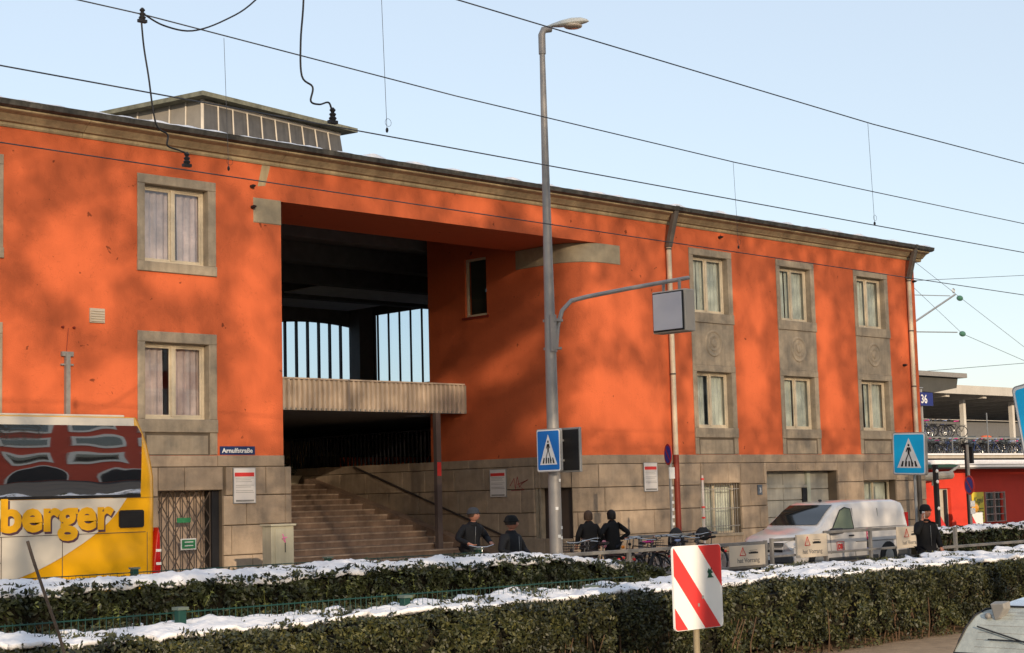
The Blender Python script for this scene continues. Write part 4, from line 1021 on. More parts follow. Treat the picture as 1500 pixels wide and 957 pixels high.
# red and white chevron board -----------------------------------------
t = thing('striped_marker_board', (13.95, 11.5, 0), 'red and white diagonally striped marker board on a post before the hedge', 'traffic sign')
bx0, bx1, bz0, bz1 = 13.56, 14.38, .76, 1.66; yb = 11.5
def clip(poly, f):
    out = []
    for i in range(len(poly)):
        a, b = poly[i], poly[(i+1) % len(poly)]; fa, fb = f(a), f(b)
        if fa >= 0: out.append(a)
        if (fa >= 0) != (fb >= 0): k = fa/(fa-fb); out.append((a[0]+(b[0]-a[0])*k, a[1]+(b[1]-a[1])*k))
    return out
def rrect(x0, x1, z0, z1, r):
    o = []
    for (cx_, cz_, s0) in ((x1-r, z1-r, 0), (x0+r, z1-r, 90), (x0+r, z0+r, 180), (x1-r, z0+r, 270)):
        for k in range(5): a = R(s0+22.5*k); o.append((cx_+r*math.cos(a), cz_+r*math.sin(a)))
    return o
base = rrect(bx0, bx1, bz0, bz1, .045)
bwht = mat('reflective_white', (.92, .91, .86), .35, var=.03); bred = mat('reflective_red', (.80, .06, .055), .35, var=.05)
P(MB().prism(base, yb, yb+.025, 'y'), 'board', bwht, t)
hh = bz1-bz0; ww = bx1-bx0
sl_ = hh/ww*1.02                                # stripes fall to the right
def g(p): return (p[1]-bz1)/hh + (p[0]-bx0)/ww*1.06   # 0 at the top left corner
inner = rrect(bx0+.006, bx1-.006, bz0+.006, bz1-.006, .042)
for lo, hi in ((.54, 9), (-.34, -.02+.02), (-9, -.72)):
    pol = clip(clip(inner, lambda p: g(p)-lo), lambda p: hi-g(p))
    if len(pol) > 2: P(MB().prism(pol, yb-.003, yb-.0005, 'y'), 'red_stripe', bred, t)
st = [(0, 0), (.02, .05), (.0, .08), (.03, .13), (.05, .1), (.08, .14), (.08, .09), (.11, .07), (.07, .055), (.09, .02), (.12, .0)]
P(MB().prism([(14.13+x*.9, 1.30+z*.8) for x, z in st], yb-.006, yb-.0035, 'y'), 'sticker', mat('sticker_green', (.02, .09, .05), .5), t)
for (x, z) in ((14.02, 1.08), (13.95, 1.0)): P(MB().box(x, x+.03, yb-.005, yb-.001, z, z+.035), 'scuff', mat('scuff', (.4, .33, .3), .8) if 'scuff' not in MATS else MATS['scuff'], t)
P(MB().tube([(13.98, yb+.06, 0), (13.98, yb+.06, 1.6)], .036, 10), 'post', mat('warm_post', (.42, .33, .2), .5), t, smooth=True)

# ---------------------------------------------------------------- railings with boards
def railing(name, x0, x1, y, zt, zb_, posts, label, extra=()):
    t = thing(name, ((x0+x1)/2, y, 0), label, 'railing', 'steel railings beside the crossing')
    for (a, b, z, h) in [(x0, x1, zt, .075), (x0, x1, zb_, .06)]+list(extra): P(MB().box(a, b, y-.03, y+.03, z-h, z), 'rail', grey_paint, t, bevel=.006, seg=1)
    for x in posts: P(MB().box(x-.04, x+.04, y-.036, y+.036, 0, zt+.01), 'post', grey_paint, t)
    return t
railing('railing', 23.9, 31.75, 24.0, 1.02, .47, [24.0, 26.84, 29.3, 31.7], 'long steel railing in front of the parked bicycles')
railing('railing', 31.9, 34.2, 24.0, 1.06, .43, [31.95, 34.15], 'short steel railing carrying the second tram board before the van', [(31.9, 34.2, .66, .05)])
railing('railing', 34.3, 39.6, 24.15, 1.17, .66, [36.35, 39.5], 'higher steel railing before the flank of the white van')
railing('railing', 39.7, 52, 24.3, .56, .22, [40.75, 46, 51], 'low steel railing before the dark hedge by the red kiosk')
P(MB().box(40.7, 40.8, 24.26, 24.34, 0, 1.07), 'post', grey_paint, [o for o in COL.objects if o.get('label', '').startswith('low steel')][0])
railing('railing', 31.2, 34.8, 27.95, 1.15, .7, [31.7, 34.0], 'rear steel railing between the bicycles and the van')
bcm = mat('board_cream', (.72, .61, .47), .45, var=.04)
def tram_board(x0, x1, z0, z1, y, label):
    t = thing('tram_warning_board', ((x0+x1)/2, y, z0), label, 'warning board', 'boards on the railings reading hat Vorrang')
    P(MB().box(x0, x1, y-.02, y, z0, z1), 'board', bcm, t, bevel=.004, seg=1)
    w, h = x1-x0, z1-z0; yy = y-.024
    mb = MB(); mb.tube([(x0+.28*w, yy, z0+.52*h), (x0+.44*w, yy, z0+.52*h), (x0+.36*w, yy, z0+.90*h), (x0+.28*w, yy, z0+.52*h)], .012, 4); mb.box(x0+.357*w, x0+.363*w, yy-.003, yy+.001, z0+.6*h, z0+.78*h)
    P(mb, 'warning_triangle', red, t)
    mb = MB(); mb.box(x0+.54*w, x0+.78*w, yy, yy+.003, z0+.58*h, z0+.64*h); mb.box(x0+.57*w, x0+.75*w, yy, yy+.003, z0+.64*h, z0+.68*h); mb.box(x0+.53*w, x0+.55*w, yy, yy+.003, z0+.58*h, z0+.67*h); mb.box(x0+.77*w, x0+.79*w, yy, yy+.003, z0+.58*h, z0+.67*h); mb.box(x0+.55*w, x0+.77*w, yy, yy+.003, z0+.74*h, z0+.755*h)
    P(mb, 'tram_symbol', black, t)
    text('lettering', 'hat Vorrang', .15, grey_paint, t, (x0+.2*w, yy, z0+.17*h), (1, 0, 0), (0, 0, 1), offset=.002, width=.62*w)
    return t
tram_board(30.25, 31.6, .47, .945, 23.95, 'cream board reading hat Vorrang right beside the striped marker board')
tram_board(32.8, 34.1, .56, 1.12, 23.93, 'cream board reading hat Vorrang in front of the van bonnet')
tram_board(37.45, 38.75, .6, 1.16, 24.08, 'cream board reading hat Vorrang beside the man phoning')

# ---------------------------------------------------------------- slim poles and round signs on the pavement
t = thing('no_stopping_sign', (35.4, 30, .12), 'round no stopping sign on a stickered post before the red downpipe', 'traffic sign')
P(MB().tube([(35.4, 30, .12), (35.4, 30, 3.5)], .045, 8), 'post', steel, t)
def nostop(t, x, y, z, r, ang):
    Mx = Matrix.Translation((x, y, z)) @ Matrix.Rotation(ang, 4, 'Z') @ Matrix.Rotation(R(90), 4, 'X')
    def disc(r_, h0, h1, m, nm): mb = MB(); mb.lathe([(r_, h0), (r_, h1)], (0, 0, 0), 28); mb.v = [tuple(Mx @ Vector(v)) for v in mb.v]; return P(mb, nm, m, t)
    disc(r, 0, .02, red, 'red_ring'); d = disc(r*.8, .021, .024, mat('sign_violet', (.06, .07, .42), .4) if 'sign_violet' not in MATS else MATS['sign_violet'], 'blue_disc')
    mb = MB(); mb.box(-r*.8, r*.8, -r*.09, r*.09, .025, .028, Matrix.Rotation(R(-45), 4, 'Z')); mb.v = [tuple(Mx @ Vector(v)) for v in mb.v]; P(mb, 'red_bar', red, d)
nostop(t, 35.32, 29.98, 3.28, .3, R(-120))
P(MB().box(35.28, 35.5, 29.92, 29.95, 2.6, 2.92), 'plate', white, t)
rn = random.Random(5)
for k in range(8): z = .9+k*.2; P(MB().box(35.36, 35.43+rn.uniform(0, .03), 29.945, 29.955, z, z+.08), 'sticker', white, t)
t = thing('no_stopping_sign', (51.4, 30, .12), 'round no stopping sign on a dark post before the red kiosk', 'traffic sign')
P(MB().tube([(51.4, 30, .12), (51.4, 30, 3.6)], .05, 8), 'post', grey_paint, t); nostop(t, 51.34, 29.95, 2.2, .34, R(-122))
for z in (1.2, 1.45): P(MB().box(51.28, 51.55, 29.9, 29.93, z, z+.2), 'plate', white, t)
t = thing('marker_pole', (36.8, 30, .12), 'thin white pole with red bands before the barred window', 'pole')
P(MB().tube([(36.8, 30, .12), (36.8, 30, 2.68)], .035, 8), 'post', mat('pole_white', (.5, .45, .42), .5), t)
for z in (1.1, 1.45, 1.75, 2.55): P(MB().tube([(36.8, 30, z), (36.8, 30, z+.05)], .055, 8), 'red_band', red, t)

# ---------------------------------------------------------------- people
def V3(*a): return Vector(a)
def skin_mesh(name, verts, edges, radii, mats, levels=2, root=0):
    me = bpy.data.meshes.new(name); me.from_pydata([tuple(v) for v in verts], edges, [])
    o = bpy.data.objects.new(name, me); COL.objects.link(o)
    md = o.modifiers.new('skin', 'SKIN'); md.use_smooth_shade = True
    for i, r in enumerate(radii):
        sv = me.skin_vertices[0].data[i]; sv.radius = (r, r) if not isinstance(r, tuple) else r; sv.use_root = (i == root)
    sb_ = o.modifiers.new('sub', 'SUBSURF'); sb_.levels = levels; sb_.render_levels = levels
    dg = bpy.context.evaluated_depsgraph_get(); m2 = bpy.data.meshes.new_from_object(o.evaluated_get(dg))
    bpy.data.objects.remove(o); m2.name = name
    m2.materials.clear()
    for m in mats: m2.materials.append(m)
    return m2
skin_ = mat('skin', (.46, .21, .14), .55, var=.05); coat = mat('black_coat', (.007, .007, .008), .85, var=.2, scale=10)
coat2 = mat('charcoal_jacket', (.010, .011, .014), .8, var=.2, scale=10); trous = mat('dark_trousers', (.015, .016, .022), .85, var=.1)
hatm = mat('knit_hat_black', (.012, .012, .013), .95, var=.2, scale=60); hatg = mat('knit_hat_grey', (.06, .065, .075), .95, var=.2, scale=60)
hairb = mat('brown_hair', (.06, .035, .022), .7, var=.3, scale=30); haird = mat('dark_hair', (.015, .011, .010), .6, var=.3, scale=30)
BASE = dict(pel=(0, 0, .96), waist=(0, 0, 1.12), chest=(0, 0, 1.30), neck=(0, .0, 1.47), head=(0, -.02, 1.60),
            shL=(.165, .01, 1.385), shR=(-.165, .01, 1.385), elL=(.25, .03, 1.13), elR=(-.25, .03, 1.13), wrL=(.25, -.08, .90), wrR=(-.25, -.08, .90),
            hipL=(.09, 0, .92), hipR=(-.09, 0, .92), knL=(.11, -.03, .50), knR=(-.11, -.03, .50), anL=(.11, .0, .09), anR=(-.11, 0, .09))
def person(loc, facing, h, label, pose={}, coatm=coat, hat=None, hair=None, headturn=0, long=.62, group=None, tilt=0, girth=1.12):
    """local frame: faces -y, left hand at +x; facing = rotation about z"""
    s = h/1.75; J = {k: Vector(v) for k, v in BASE.items()}
    for k, v in pose.items(): J[k] = Vector(v)
    root = thing('person', loc, label, 'person', group); root.rotation_euler.z = facing; root.scale = (s*girth, s*girth, s)
    def fin(me, name, par=None):
        o = bpy.data.objects.new(name, me); COL.objects.link(o); o.parent = par or root
        me.polygons.foreach_set('use_smooth', [True]*len(me.polygons)); return o
    vs = []; es = []; rs = []
    def add(p, r, c=None):
        vs.append(Vector(p)); rs.append(r)
        if c is not None: es.append((c, len(vs)-1))
        return len(vs)-1
    pel = add(J['pel'], (.13, .10)); wa = add(J['waist'], (.125, .095), pel); ch = add(J['chest']-Vector((0, 0, .05)), (.12, .085), wa); ne = add(J['neck'], .055, ch); he = add(J['head']-Vector((0, 0, .05)), .06, ne)
    for sd_ in 'LR':
        a = add(J['sh'+sd_]-Vector((0, 0, .02)), .045, ch); b = add(J['el'+sd_], .036, a); c = add(J['wr'+sd_], .029, b)
        d = (J['wr'+sd_]-J['el'+sd_]).normalized(); fl_ = J.get('fd'+sd_, d).normalized() if 'fd'+sd_ in J else d
        side_ = fl_.cross(Vector((0, 0, 1)));
        if side_.length < .2: side_ = Vector((0, 1, 0))
        side_.normalize(); pm = add(J['wr'+sd_]+fl_*.06, (.036, .016), c)
        curl = fl_.cross(side_)*(-1)
        for q, (o_, L) in enumerate(((-.028, .065), (-.010, .075), (.010, .072), (.028, .058))):
            f1 = add(vs[pm]+side_*o_+fl_*.035, .009, pm); f2 = add(vs[f1]+fl_*L*.5+curl*.012, .008, f1); add(vs[f2]+fl_*L*.3+curl*.03, .007, f2)
        t1 = add(J['wr'+sd_]+fl_*.03-side_*.04, .010, c); add(vs[t1]+fl_*.045-side_*.012, .009, t1)
        hp = add(J['hip'+sd_], .085, pel); kn = add(J['kn'+sd_], .055, hp); an = add(J['an'+sd_], .038, kn)
        add(J['an'+sd_]+Vector((0, -.07, -.045)), .035, an); add(J['an'+sd_]+Vector((0, -.16, -.055)), .028, len(vs)-1)
    body = skin_mesh('body', vs, es, rs, [skin_], 1, pel)
    # head: lofted ellipsoid with brow, nose, chin, ears
    bm = bmesh.new(); bm.from_mesh(body)
    hc = J['head']+Vector((0, -.005, .045)); mb = MB()
    RT = Matrix.Rotation(headturn, 4, 'Z') @ Matrix.Rotation(tilt, 4, 'X')
    nu, nv = 20, 16; hv = []
    for i in range(nv+1):
        a = math.pi*i/nv; z = math.cos(a)
        for k in range(nu):
            t_ = 2*math.pi*k/nu; x = math.sin(a)*math.sin(t_); y = -math.sin(a)*math.cos(t_)
            w = .078*(1-.28*max(0, -z)**1.5); dpt = .098*(1-.05*max(0, -z)); X_ = x*w; Y_ = y*dpt; Z_ = z*.122
            fr_ = max(0, -y)
            if fr_ > .75:
                cxn = abs(x) < .18
                if cxn and -.38 < z < .12: Y_ -= .026*(1-abs(x)/.18)*(.4+.6*max(0, (.12-z)/.5))      # nose
                if .05 < z < .22 and .18 < abs(x) < .6: Y_ += .008                                   # eye sockets
                if .2 < z < .36: Y_ -= .006                                                            # brow
                if -.62 < z < -.48 and abs(x) < .35: Y_ -= .006                                       # lips
                if z < -.8: Y_ -= .012                                                                 # chin
            hv.append(Vector((X_, Y_, Z_)))
    mb.add(hv, [(i*nu+k, (i+1)*nu+k, (i+1)*nu+(k+1) % nu, i*nu+(k+1) % nu) for i in range(nv) for k in range(nu)])
    for sx_ in (-1, 1): mb.blob((sx_*.080, .008, -.01), (.012, .02, .032), 8, 6)
    mb.v = [tuple((RT @ Vector(v))+hc) for v in mb.v]
    hm = mb.mesh('tmp', skin_); bm.from_mesh(hm); bm.to_mesh(body); bm.free()
    fin(body, 'body')
    # eyes and mouth
    def hp_(x, y, z): return (RT @ Vector((x, y, z)))+hc
    mb = MB()
    for sx_ in (-1, 1): mb.blob(tuple(hp_(sx_*.032, -.082, .016)), (.010, .006, .006), 6, 5); mb.tube([hp_(sx_*.016, -.094, .036), hp_(sx_*.046, -.082, .038)], .004, 4)
    fin(mb.mesh('eyes', haird), 'eyes')
    mb = MB(); mb.tube([hp_(-.024, -.086, -.058), hp_(0, -.093, -.057), hp_(.024, -.086, -.058)], .0045, 4); fin(mb.mesh('mouth', mat('lips', (.35, .11, .09), .5) if 'lips' not in MATS else MATS['lips']), 'mouth')
    if hair or hat:
        hm_ = hair or haird; mb = MB(); L_ = .15 if (hair and not hat) else 0
        vs2 = []; nz = 9
        for i in range(nz+1):
            a = math.pi*.02+ (math.pi*(.62 if L_ else .55))*i/nz
            for k in range(24):
                t_ = 2*math.pi*k/24; x = math.sin(a)*math.sin(t_); y = -math.sin(a)*math.cos(t_); z = math.cos(a)
                fr_ = max(0, -y); q = 1.10+.02*math.sin(k*5)
                zz = z*.134; 
                if fr_ > .45: zz = max(zz, .052)                         # fringe line clears the face
                elif L_ and i > 6: zz -= (i-6)*.022
                vs2.append(tuple(hp_(x*.086*q, y*.104*q+.006, zz)))
        mb.add(vs2, [(i*24+k, (i+1)*24+k, (i+1)*24+(k+1) % 24, i*24+(k+1) % 24) for i in range(nz) for k in range(24)])
        fin(mb.mesh('hair', hm_), 'hair')
    if hat:
        mb = MB(); vs2 = []; nz = 10
        for i in range(nz+1):
            u = i/nz; z = .035+.135*math.sin(u*math.pi/2)+.0; r = math.cos(u*math.pi/2)**.55
            for k in range(24):
                t_ = 2*math.pi*k/24; rb = 1+.015*math.cos(k*12)
                vs2.append(tuple(hp_(.096*r*math.sin(t_)*rb, -.112*r*math.cos(t_)*rb+.012+.01*u, z-.02*(math.cos(t_)*-1 > .3)*(1-u))))
        mb.add(vs2, [(i*24+k, (i+1)*24+k, (i+1)*24+(k+1) % 24, i*24+(k+1) % 24) for i in range(nz) for k in range(24)]); mb.add(vs2[:24], [tuple(range(24))])
        ho = fin(mb.mesh('knit_hat', hat), 'knit_hat')
        br = MB(); rim = []
        for k in range(25): t_ = 2*math.pi*k/24; rim.append(hp_(.099*math.sin(t_), -.115*math.cos(t_)+.012, .045))
        br.tube(rim, .014, 6); fin(br.mesh('hat_brim', hat), 'hat_brim', ho)
    # trousers
    vs = []; es = []; rs = []
    pel = add(J['pel']+Vector((0, 0, .02)), (.155, .125))
    for sd_ in 'LR': hp = add(J['hip'+sd_]-Vector((0, 0, .04)), .10, pel); kn = add(J['kn'+sd_], .078, hp); add(J['an'+sd_]+Vector((0, 0, .03)), .062, kn)
    fin(skin_mesh('trousers', vs, es, rs, [trous], 1, pel), 'trousers')
    for sd_ in 'LR':
        vs = []; es = []; rs = []; a = add(J['an'+sd_]+Vector((0, .03, -.04)), .048); b = add(J['an'+sd_]+Vector((0, -.08, -.05)), .046, a); add(J['an'+sd_]+Vector((0, -.19, -.058)), .036, b)
        fin(skin_mesh('shoe', vs, es, rs, [black], 1, a), 'shoe')
    # coat
    vs = []; es = []; rs = []
    hem = add(Vector((J['pel'].x, J['pel'].y, J['pel'].z-.96+long)), (.215, .165)); pel = add(J['pel'], (.20, .155), hem); wa = add(J['waist'], (.185, .145), pel); ch = add(J['chest']-Vector((0, 0, .04)), (.195, .145), wa)
    yo = add(J['chest'].lerp(J['neck'], .62), (.125, .11), ch); co_ = add(J['neck']-Vector((0, 0, .0)), .088, yo); add(J['neck']+Vector((0, .0, .05)), .082, co_)
    for sd_ in 'LR':
        a = add(J['sh'+sd_]-Vector((0, 0, .01)), .088, ch); m1 = add((J['sh'+sd_]+J['el'+sd_])/2, .070, a); b = add(J['el'+sd_], .064, m1); c = add(J['wr'+sd_]*.97+J['el'+sd_]*.03, .048, b)
    fin(skin_mesh('coat', vs, es, rs, [coatm], 2, ch), 'coat')
    vs3 = MB(); vs3.tube([(0, J['chest'].y-.155, J['chest'].z+.08), (0, J['pel'].y-.165, J['pel'].z)], .004, 4); fin(vs3.mesh('coat_zip', steel), 'coat_zip')
    return root, J
# facing: rotation about z of a figure that looks along -y.  camera lies towards (-.7,-.7)
p1, _ = person((25.2, 27.3, .12), R(-12), 1.86, 'bearded man in grey knit hat and dark jacket standing with the bicycle', dict(wrL=(.22, -.34, 1.02), elL=(.30, -.08, 1.12), wrR=(-.22, -.34, 1.02), elR=(-.30, -.08, 1.12), chest=(0, -.05, 1.29), neck=(0, -.10, 1.44), head=(0, -.15, 1.56), shL=(.165, -.05, 1.37), shR=(-.165, -.05, 1.37)), coat2, hat=hatg, hair=hairb, headturn=R(38), long=.72, girth=1.2)
p2, _ = person((24.84, 25.6, -.1), R(8), 1.86, 'man in black knit hat and dark jacket looking to the right', dict(wrL=(.12, -.28, 1.0), wrR=(-.14, -.28, 1.0), elL=(.29, -.02, 1.1), elR=(-.29, -.02, 1.1)), coat2, hat=hatm, hair=haird, headturn=R(62), long=.70, girth=1.3)
p3, _ = person((29.7, 27.85, .12), R(150), 1.69, 'brown haired person in long black coat seen from behind', {}, coat, hair=hairb, headturn=R(-30), long=.50, girth=1.2)
p4, _ = person((30.33, 27.65, .12), R(165), 1.69, 'dark haired person in black jacket with hands at the hips, seen from behind', dict(elL=(.36, .10, 1.16), elR=(-.36, .10, 1.16), wrL=(.2, -.02, 1.0), wrR=(-.2, -.02, 1.0)), coat, hair=haird, long=.66, girth=1.2)
p5, J5 = person((30.3, 18.75, 0), R(-26), 1.78, 'man in black coat and black knit hat holding a phone to his ear', dict(elR=(-.30, -.16, 1.22), wrR=(-.13, -.10, 1.50), fdR=(.1, -.02, 1.0)), coat, hat=hatm, hair=haird, headturn=R(14), long=.55)
ph = tag(P(MB().box(-.008, .008, -.035, .035, -.07, .07), 'mobile_phone', white, bevel=.004), 'pale mobile phone held to the ear of the man in black', 'phone')
ph.location = Vector((30.3, 18.75, 0))+Matrix.Rotation(R(-18), 3, 'Z') @ Vector((-.115, -.085, 1.60))*1.017; ph.rotation_euler = (R(12), R(-8), R(-10))
bg_ = tag(P(MB().blob((29.85, 27.5, 1.0), (.09, .06, .10), 10, 7, .08), 'shoulder_bag', mat('pink_bag', (.55, .2, .25), .6, var=.4, scale=12), smooth='all'), 'small pink and white bag carried by the brown haired person', 'bag')
P(MB().box(33.55, 33.70, 30.45-.005, 30.455, 1.36, 1.41), 'back_print', steel, None) if False else None

# ---------------------------------------------------------------- bicycles
chrome = mat('chrome', (.6, .6, .6), .2, .9, var=.05)
def make_bike(frame_m, label, bar='up', basket=False, saddle_m=black, tyre_m=rubber, fender_m=None, low=False, light_m=None):
    t = thing('bicycle', (0, 0, 0), label, 'bicycle', 'bicycles parked behind the railing')
    for x in (-.52, .52):
        w = P(MB().torus((x, 0, .34), .325, .019, 'y', 24, 6), 'wheel', tyre_m, t, smooth='all')
        mb = MB(); mb.torus((x, 0, .34), .30, .009, 'y', 24, 4)
        for k in range(14): a = 2*math.pi*k/14; mb.tube([(x, .02*(-1)**k, .34), (x+.3*math.cos(a), 0, .34+.3*math.sin(a))], .0016, 3, cap=False)
        P(mb, 'rim_and_spokes', chrome, w)
        if fender_m: P(MB().torus((x, 0, .34), .36, .022, 'y', 14, 5, R(10) if x > 0 else R(20), R(160) if x > 0 else R(175)), 'mudguard', fender_m, t)
    bb = Vector((-.05, 0, .28)); seat = Vector((-.20, 0, .80)); head = Vector((.36, 0, .80 if not low else .78)); hl_ = Vector((.40, 0, .62)); ra = Vector((-.52, 0, .34)); fa = Vector((.52, 0, .34))
    mb = MB(); mb.tube([bb, seat], .016, 6); mb.tube([bb, hl_], .019, 6); mb.tube([seat-(seat-bb)*(.08 if not low else .45), head], .017, 6); mb.tube([head, hl_], .02, 6)
    for s in (-.05, .05): mb.tube([bb, ra+Vector((0, s, 0))], .010, 5); mb.tube([seat-(seat-bb)*.1, ra+Vector((0, s, 0))], .009, 5); mb.tube([hl_+Vector((0, s*.6, 0)), fa+Vector((0, s, 0))], .011, 5)
    P(mb, 'frame', frame_m, t)
    mb = MB()
    st_ = Vector((.33, 0, 1.02)); mb.tube([head, st_], .014, 6)
    if bar == 'up': pts = [(.10, -.30, 1.06), (.24, -.26, 1.06), (.36, -.10, 1.02), (.36, .10, 1.02), (.24, .26, 1.06), (.10, .30, 1.06)]
    else: pts = [(.30, -.30, 1.0), (.34, -.12, 1.02), (.34, .12, 1.02), (.30, .30, 1.0)]
    mb.tube(pts, .012, 6); hb = P(mb, 'handlebar', chrome, t)
    mb = MB(); mb.tube([pts[0], tuple(Vector(pts[0])*.75+Vector(pts[1])*.25)], .018, 6); mb.tube([pts[-1], tuple(Vector(pts[-1])*.75+Vector(pts[-2])*.25)], .018, 6); P(mb, 'grips', black, hb)
    mb = MB(); mb.tube([seat, (-.23, 0, .92)], .013, 6); sp = P(mb, 'seat_post', chrome, t)
    secs = [[(-.36+.28*u, w*math.cos(R(a)), .945+.03*math.sin(R(a))+.02*(1-u)) for a in range(0, 360, 45)] for u, w in ((0, .05), (.15, .085), (.4, .07), (.7, .03), (1, .018))]
    loft(secs, 'saddle', saddle_m, t)
    mb = MB(); mb.box(-.78, -.36, -.07, .07, .70, .715); mb.tube([(-.7, .05, .7), (-.52, .05, .36)], .006, 4); mb.tube([(-.7, -.05, .7), (-.52, -.05, .36)], .006, 4); P(mb, 'luggage_rack', black if not fender_m else fender_m, t)
    mb = MB(); mb.lathe([(.085, -.004), (.085, .004)], (-.05, -.03, .28), 14, Matrix.Rotation(R(90), 4, 'X')); mb.box(-.06, -.04, -.08, -.07, .11, .28); mb.box(-.09, -.0, -.14, -.07, .10, .12); mb.box(-.06, -.04, .07, .08, .28, .45); mb.box(-.09, 0, .07, .14, .44, .46); P(mb, 'crankset', steel, t)
    P(MB().blob((-.80, 0, .62), (.02, .045, .03), 8, 5), 'rear_light', red, t)
    P(MB().blob((.46, 0, .84), (.05, .04, .04), 8, 5), 'front_lamp', light_m or black, t)
    if basket:
        mb = MB()
        for z in (.82, .88, .94, 1.0): mb.tube([(.42, -.15, z), (.70, -.17, z), (.70, .17, z), (.42, .15, z), (.42, -.15, z)], .005, 4)
        for k in range(9): y = -.15+.0375*k; mb.tube([(.70, y*1.1, .82), (.70, y*1.1, 1.0)], .004, 4)
        mb.box(.42, .69, -.15, .15, .815, .825); P(mb, 'basket', black, t)
    return t
teal = mat('teal_paint', (.12, .42, .40), .4); redb = mat('bike_red', (.42, .03, .03), .35); blueb = mat('bike_blue', (.03, .06, .20), .35); magenta = mat('saddle_cover_pink', (.70, .05, .28), .6); bbag = mat('saddle_cover_blue', (.30, .38, .62), .6)
amberl = mat('amber_lens', (.85, .25, .02), .3); tan = mat('tan_tyre', (.40, .25, .14), .7)
def put(b, x, y, rz, z=.12): b.location = (x, y, z); b.rotation_euler.z = R(rz)
b1 = make_bike(black, 'black bicycle with magenta saddle cover standing behind the railing', saddle_m=magenta, light_m=amberl); put(b1, 29.35, 25.9, 100)
b2 = make_bike(teal, 'teal bicycle with tan tyres and red rear lamp next to the striped board', tyre_m=tan, fender_m=teal, low=True); put(b2, 30.1, 25.0, 12)
b3 = make_bike(blueb, 'dark blue bicycle with pale blue saddle cover next to the striped board', saddle_m=bbag, fender_m=black); put(b3, 30.55, 25.7, 35)
b4 = make_bike(redb, 'red bicycle with tall white handlebar held by the bearded man', bar='up', basket=False); put(b4, 25.0, 26.75, -128)
lab = ['black bicycle with wire basket nearest the person in the long coat', 'black bicycle with flat handlebar under the person in the black jacket', 'dark bicycle leaning at the left end of the bicycle row', 'black bicycle under the round no stopping sign', 'dark bicycle in front of the barred window', 'black bicycle between the magenta saddle and the no stopping sign', 'dark bicycle directly behind the middle railing post', 'black bicycle with raised bars right of the red brown pipe']
b5 = make_bike(black, lab[0], basket=True, fender_m=black); put(b5, 28.6, 26.6, 95)
b6 = make_bike(black, lab[1], bar='flat'); put(b6, 28.1, 26.1, 80)
put(copy_tree(b5, label=lab[2]), 27.0, 25.6, 70); put(copy_tree(b6, label=lab[3]), 31.6, 26.9, 110); put(copy_tree(b5, label=lab[4]), 32.7, 26.6, 75)
put(copy_tree(b6, label=lab[5]), 30.9, 27.1, 95); put(copy_tree(b5, label=lab[6]), 28.8, 25.2, 20); put(copy_tree(b6, label=lab[7]), 32.2, 27.2, 60)
# heap of dark saddles, bags on the bikes
tag(P(MB().blob((33.45, 27.3, 1.13), (.26, .14, .17), 12, 8, .12), 'pannier_bag', coat2, smooth='all'), 'dark pannier bag lying across the parked bicycles', 'bag')
tag(P(MB().blob((34.6, 29.2, .85), (.33, .12, .42), 14, 10, .02), 'covered_seat', coat2, smooth='all'), 'dark rounded cover standing before the barred window', 'cover')
# ---------------------------------------------------------------- overhead wires
wire_m = mat('overhead_wire', (.05, .055, .065), .6, var=0)
def wire(pts, r, name, label, cat='overhead wire', group='tram wires', sag=0):
    return tag(P(MB().tube(pts, r, 5), name, wire_m), label, cat, group)
def line(a, b, sag=0, n=24):
    a = Vector(a); b = Vector(b); return [a.lerp(b, i/n)+Vector((0, 0, -4*sag*(i/n)*(1-i/n))) for i in range(n+1)]
wire(line((-10, 15.5, 6.93), (75, 15.5, 6.35)), .009, 'contact_wire', 'nearer tram contact wire crossing the sky and the roof edge')
wire(line((-10, 18.5, 6.88), (75, 18.5, 6.2)), .009, 'contact_wire', 'farther tram contact wire crossing the orange wall')
wire([(-10, 18.5, 8.95), (0, 18.5, 8.85), (11.42, 18.5, 8.72), (17, 18.5, 8.48), (24, 18.5, 8.30), (34.7, 18.5, 8.20), (50, 18.5, 8.5), (75, 18.5, 9)], .010, 'carrier_wire', 'lower carrier wire running from the clamp at top left')
wire([(-10, 15.5, 9.3), (14.2, 15.5, 8.78), (24, 15.5, 8.48), (31, 15.5, 8.42), (45, 15.5, 8.6), (75, 15.5, 9.4)], .010, 'carrier_wire', 'upper carrier wire passing the lamp head')
for i, (x, y, zt_, zb_, lb) in enumerate(((12.73, 18.5, 8.63, 6.79, 'thin dropper wire above the roof lantern'), (24, 18.5, 8.30, 6.69, 'thin dropper wire above the right end of the roof'), (13.05, 15.5, 8.8, 6.83, 'thin dropper wire in the open sky left of the lamp'), (23.92, 15.5, 8.48, 6.71, 'thin dropper wire nearest the right edge'))):
    o = wire([(x-.06, y, zt_), (x, y, zb_)], .0035, 'dropper_wire', lb, 'dropper wire', 'droppers between the tram wires'); k = P(MB().blob((x, y, zb_+.02), (.02, .02, .035), 6, 5), 'clamp', black, o)
    P(MB().torus((x+.02, y, zb_+.12), .05, .003, 'y', 12, 3), 'wire_loop', black, o)
def feeder(pts, ctop, cbot, label):
    o = tag(P(MB().tube(pts, .012, 6), 'feeder_cable', black, smooth='all'), label, 'cable', 'feeder cables of the tram wires')
    for c in (ctop, cbot):
        if c is None: continue
        mb = MB(); x, y, z = c; mb.lathe([(.03, -.02), (.05, .02), (.03, .04), (.045, .07), (.02, .09), (.04, .12), (.015, .15)], (x, y, z), 10); mb.box(x-.06, x+.06, y-.03, y+.03, z-.05, z-.01); P(mb, 'insulator', black, o)
sm = lambda L_: L_
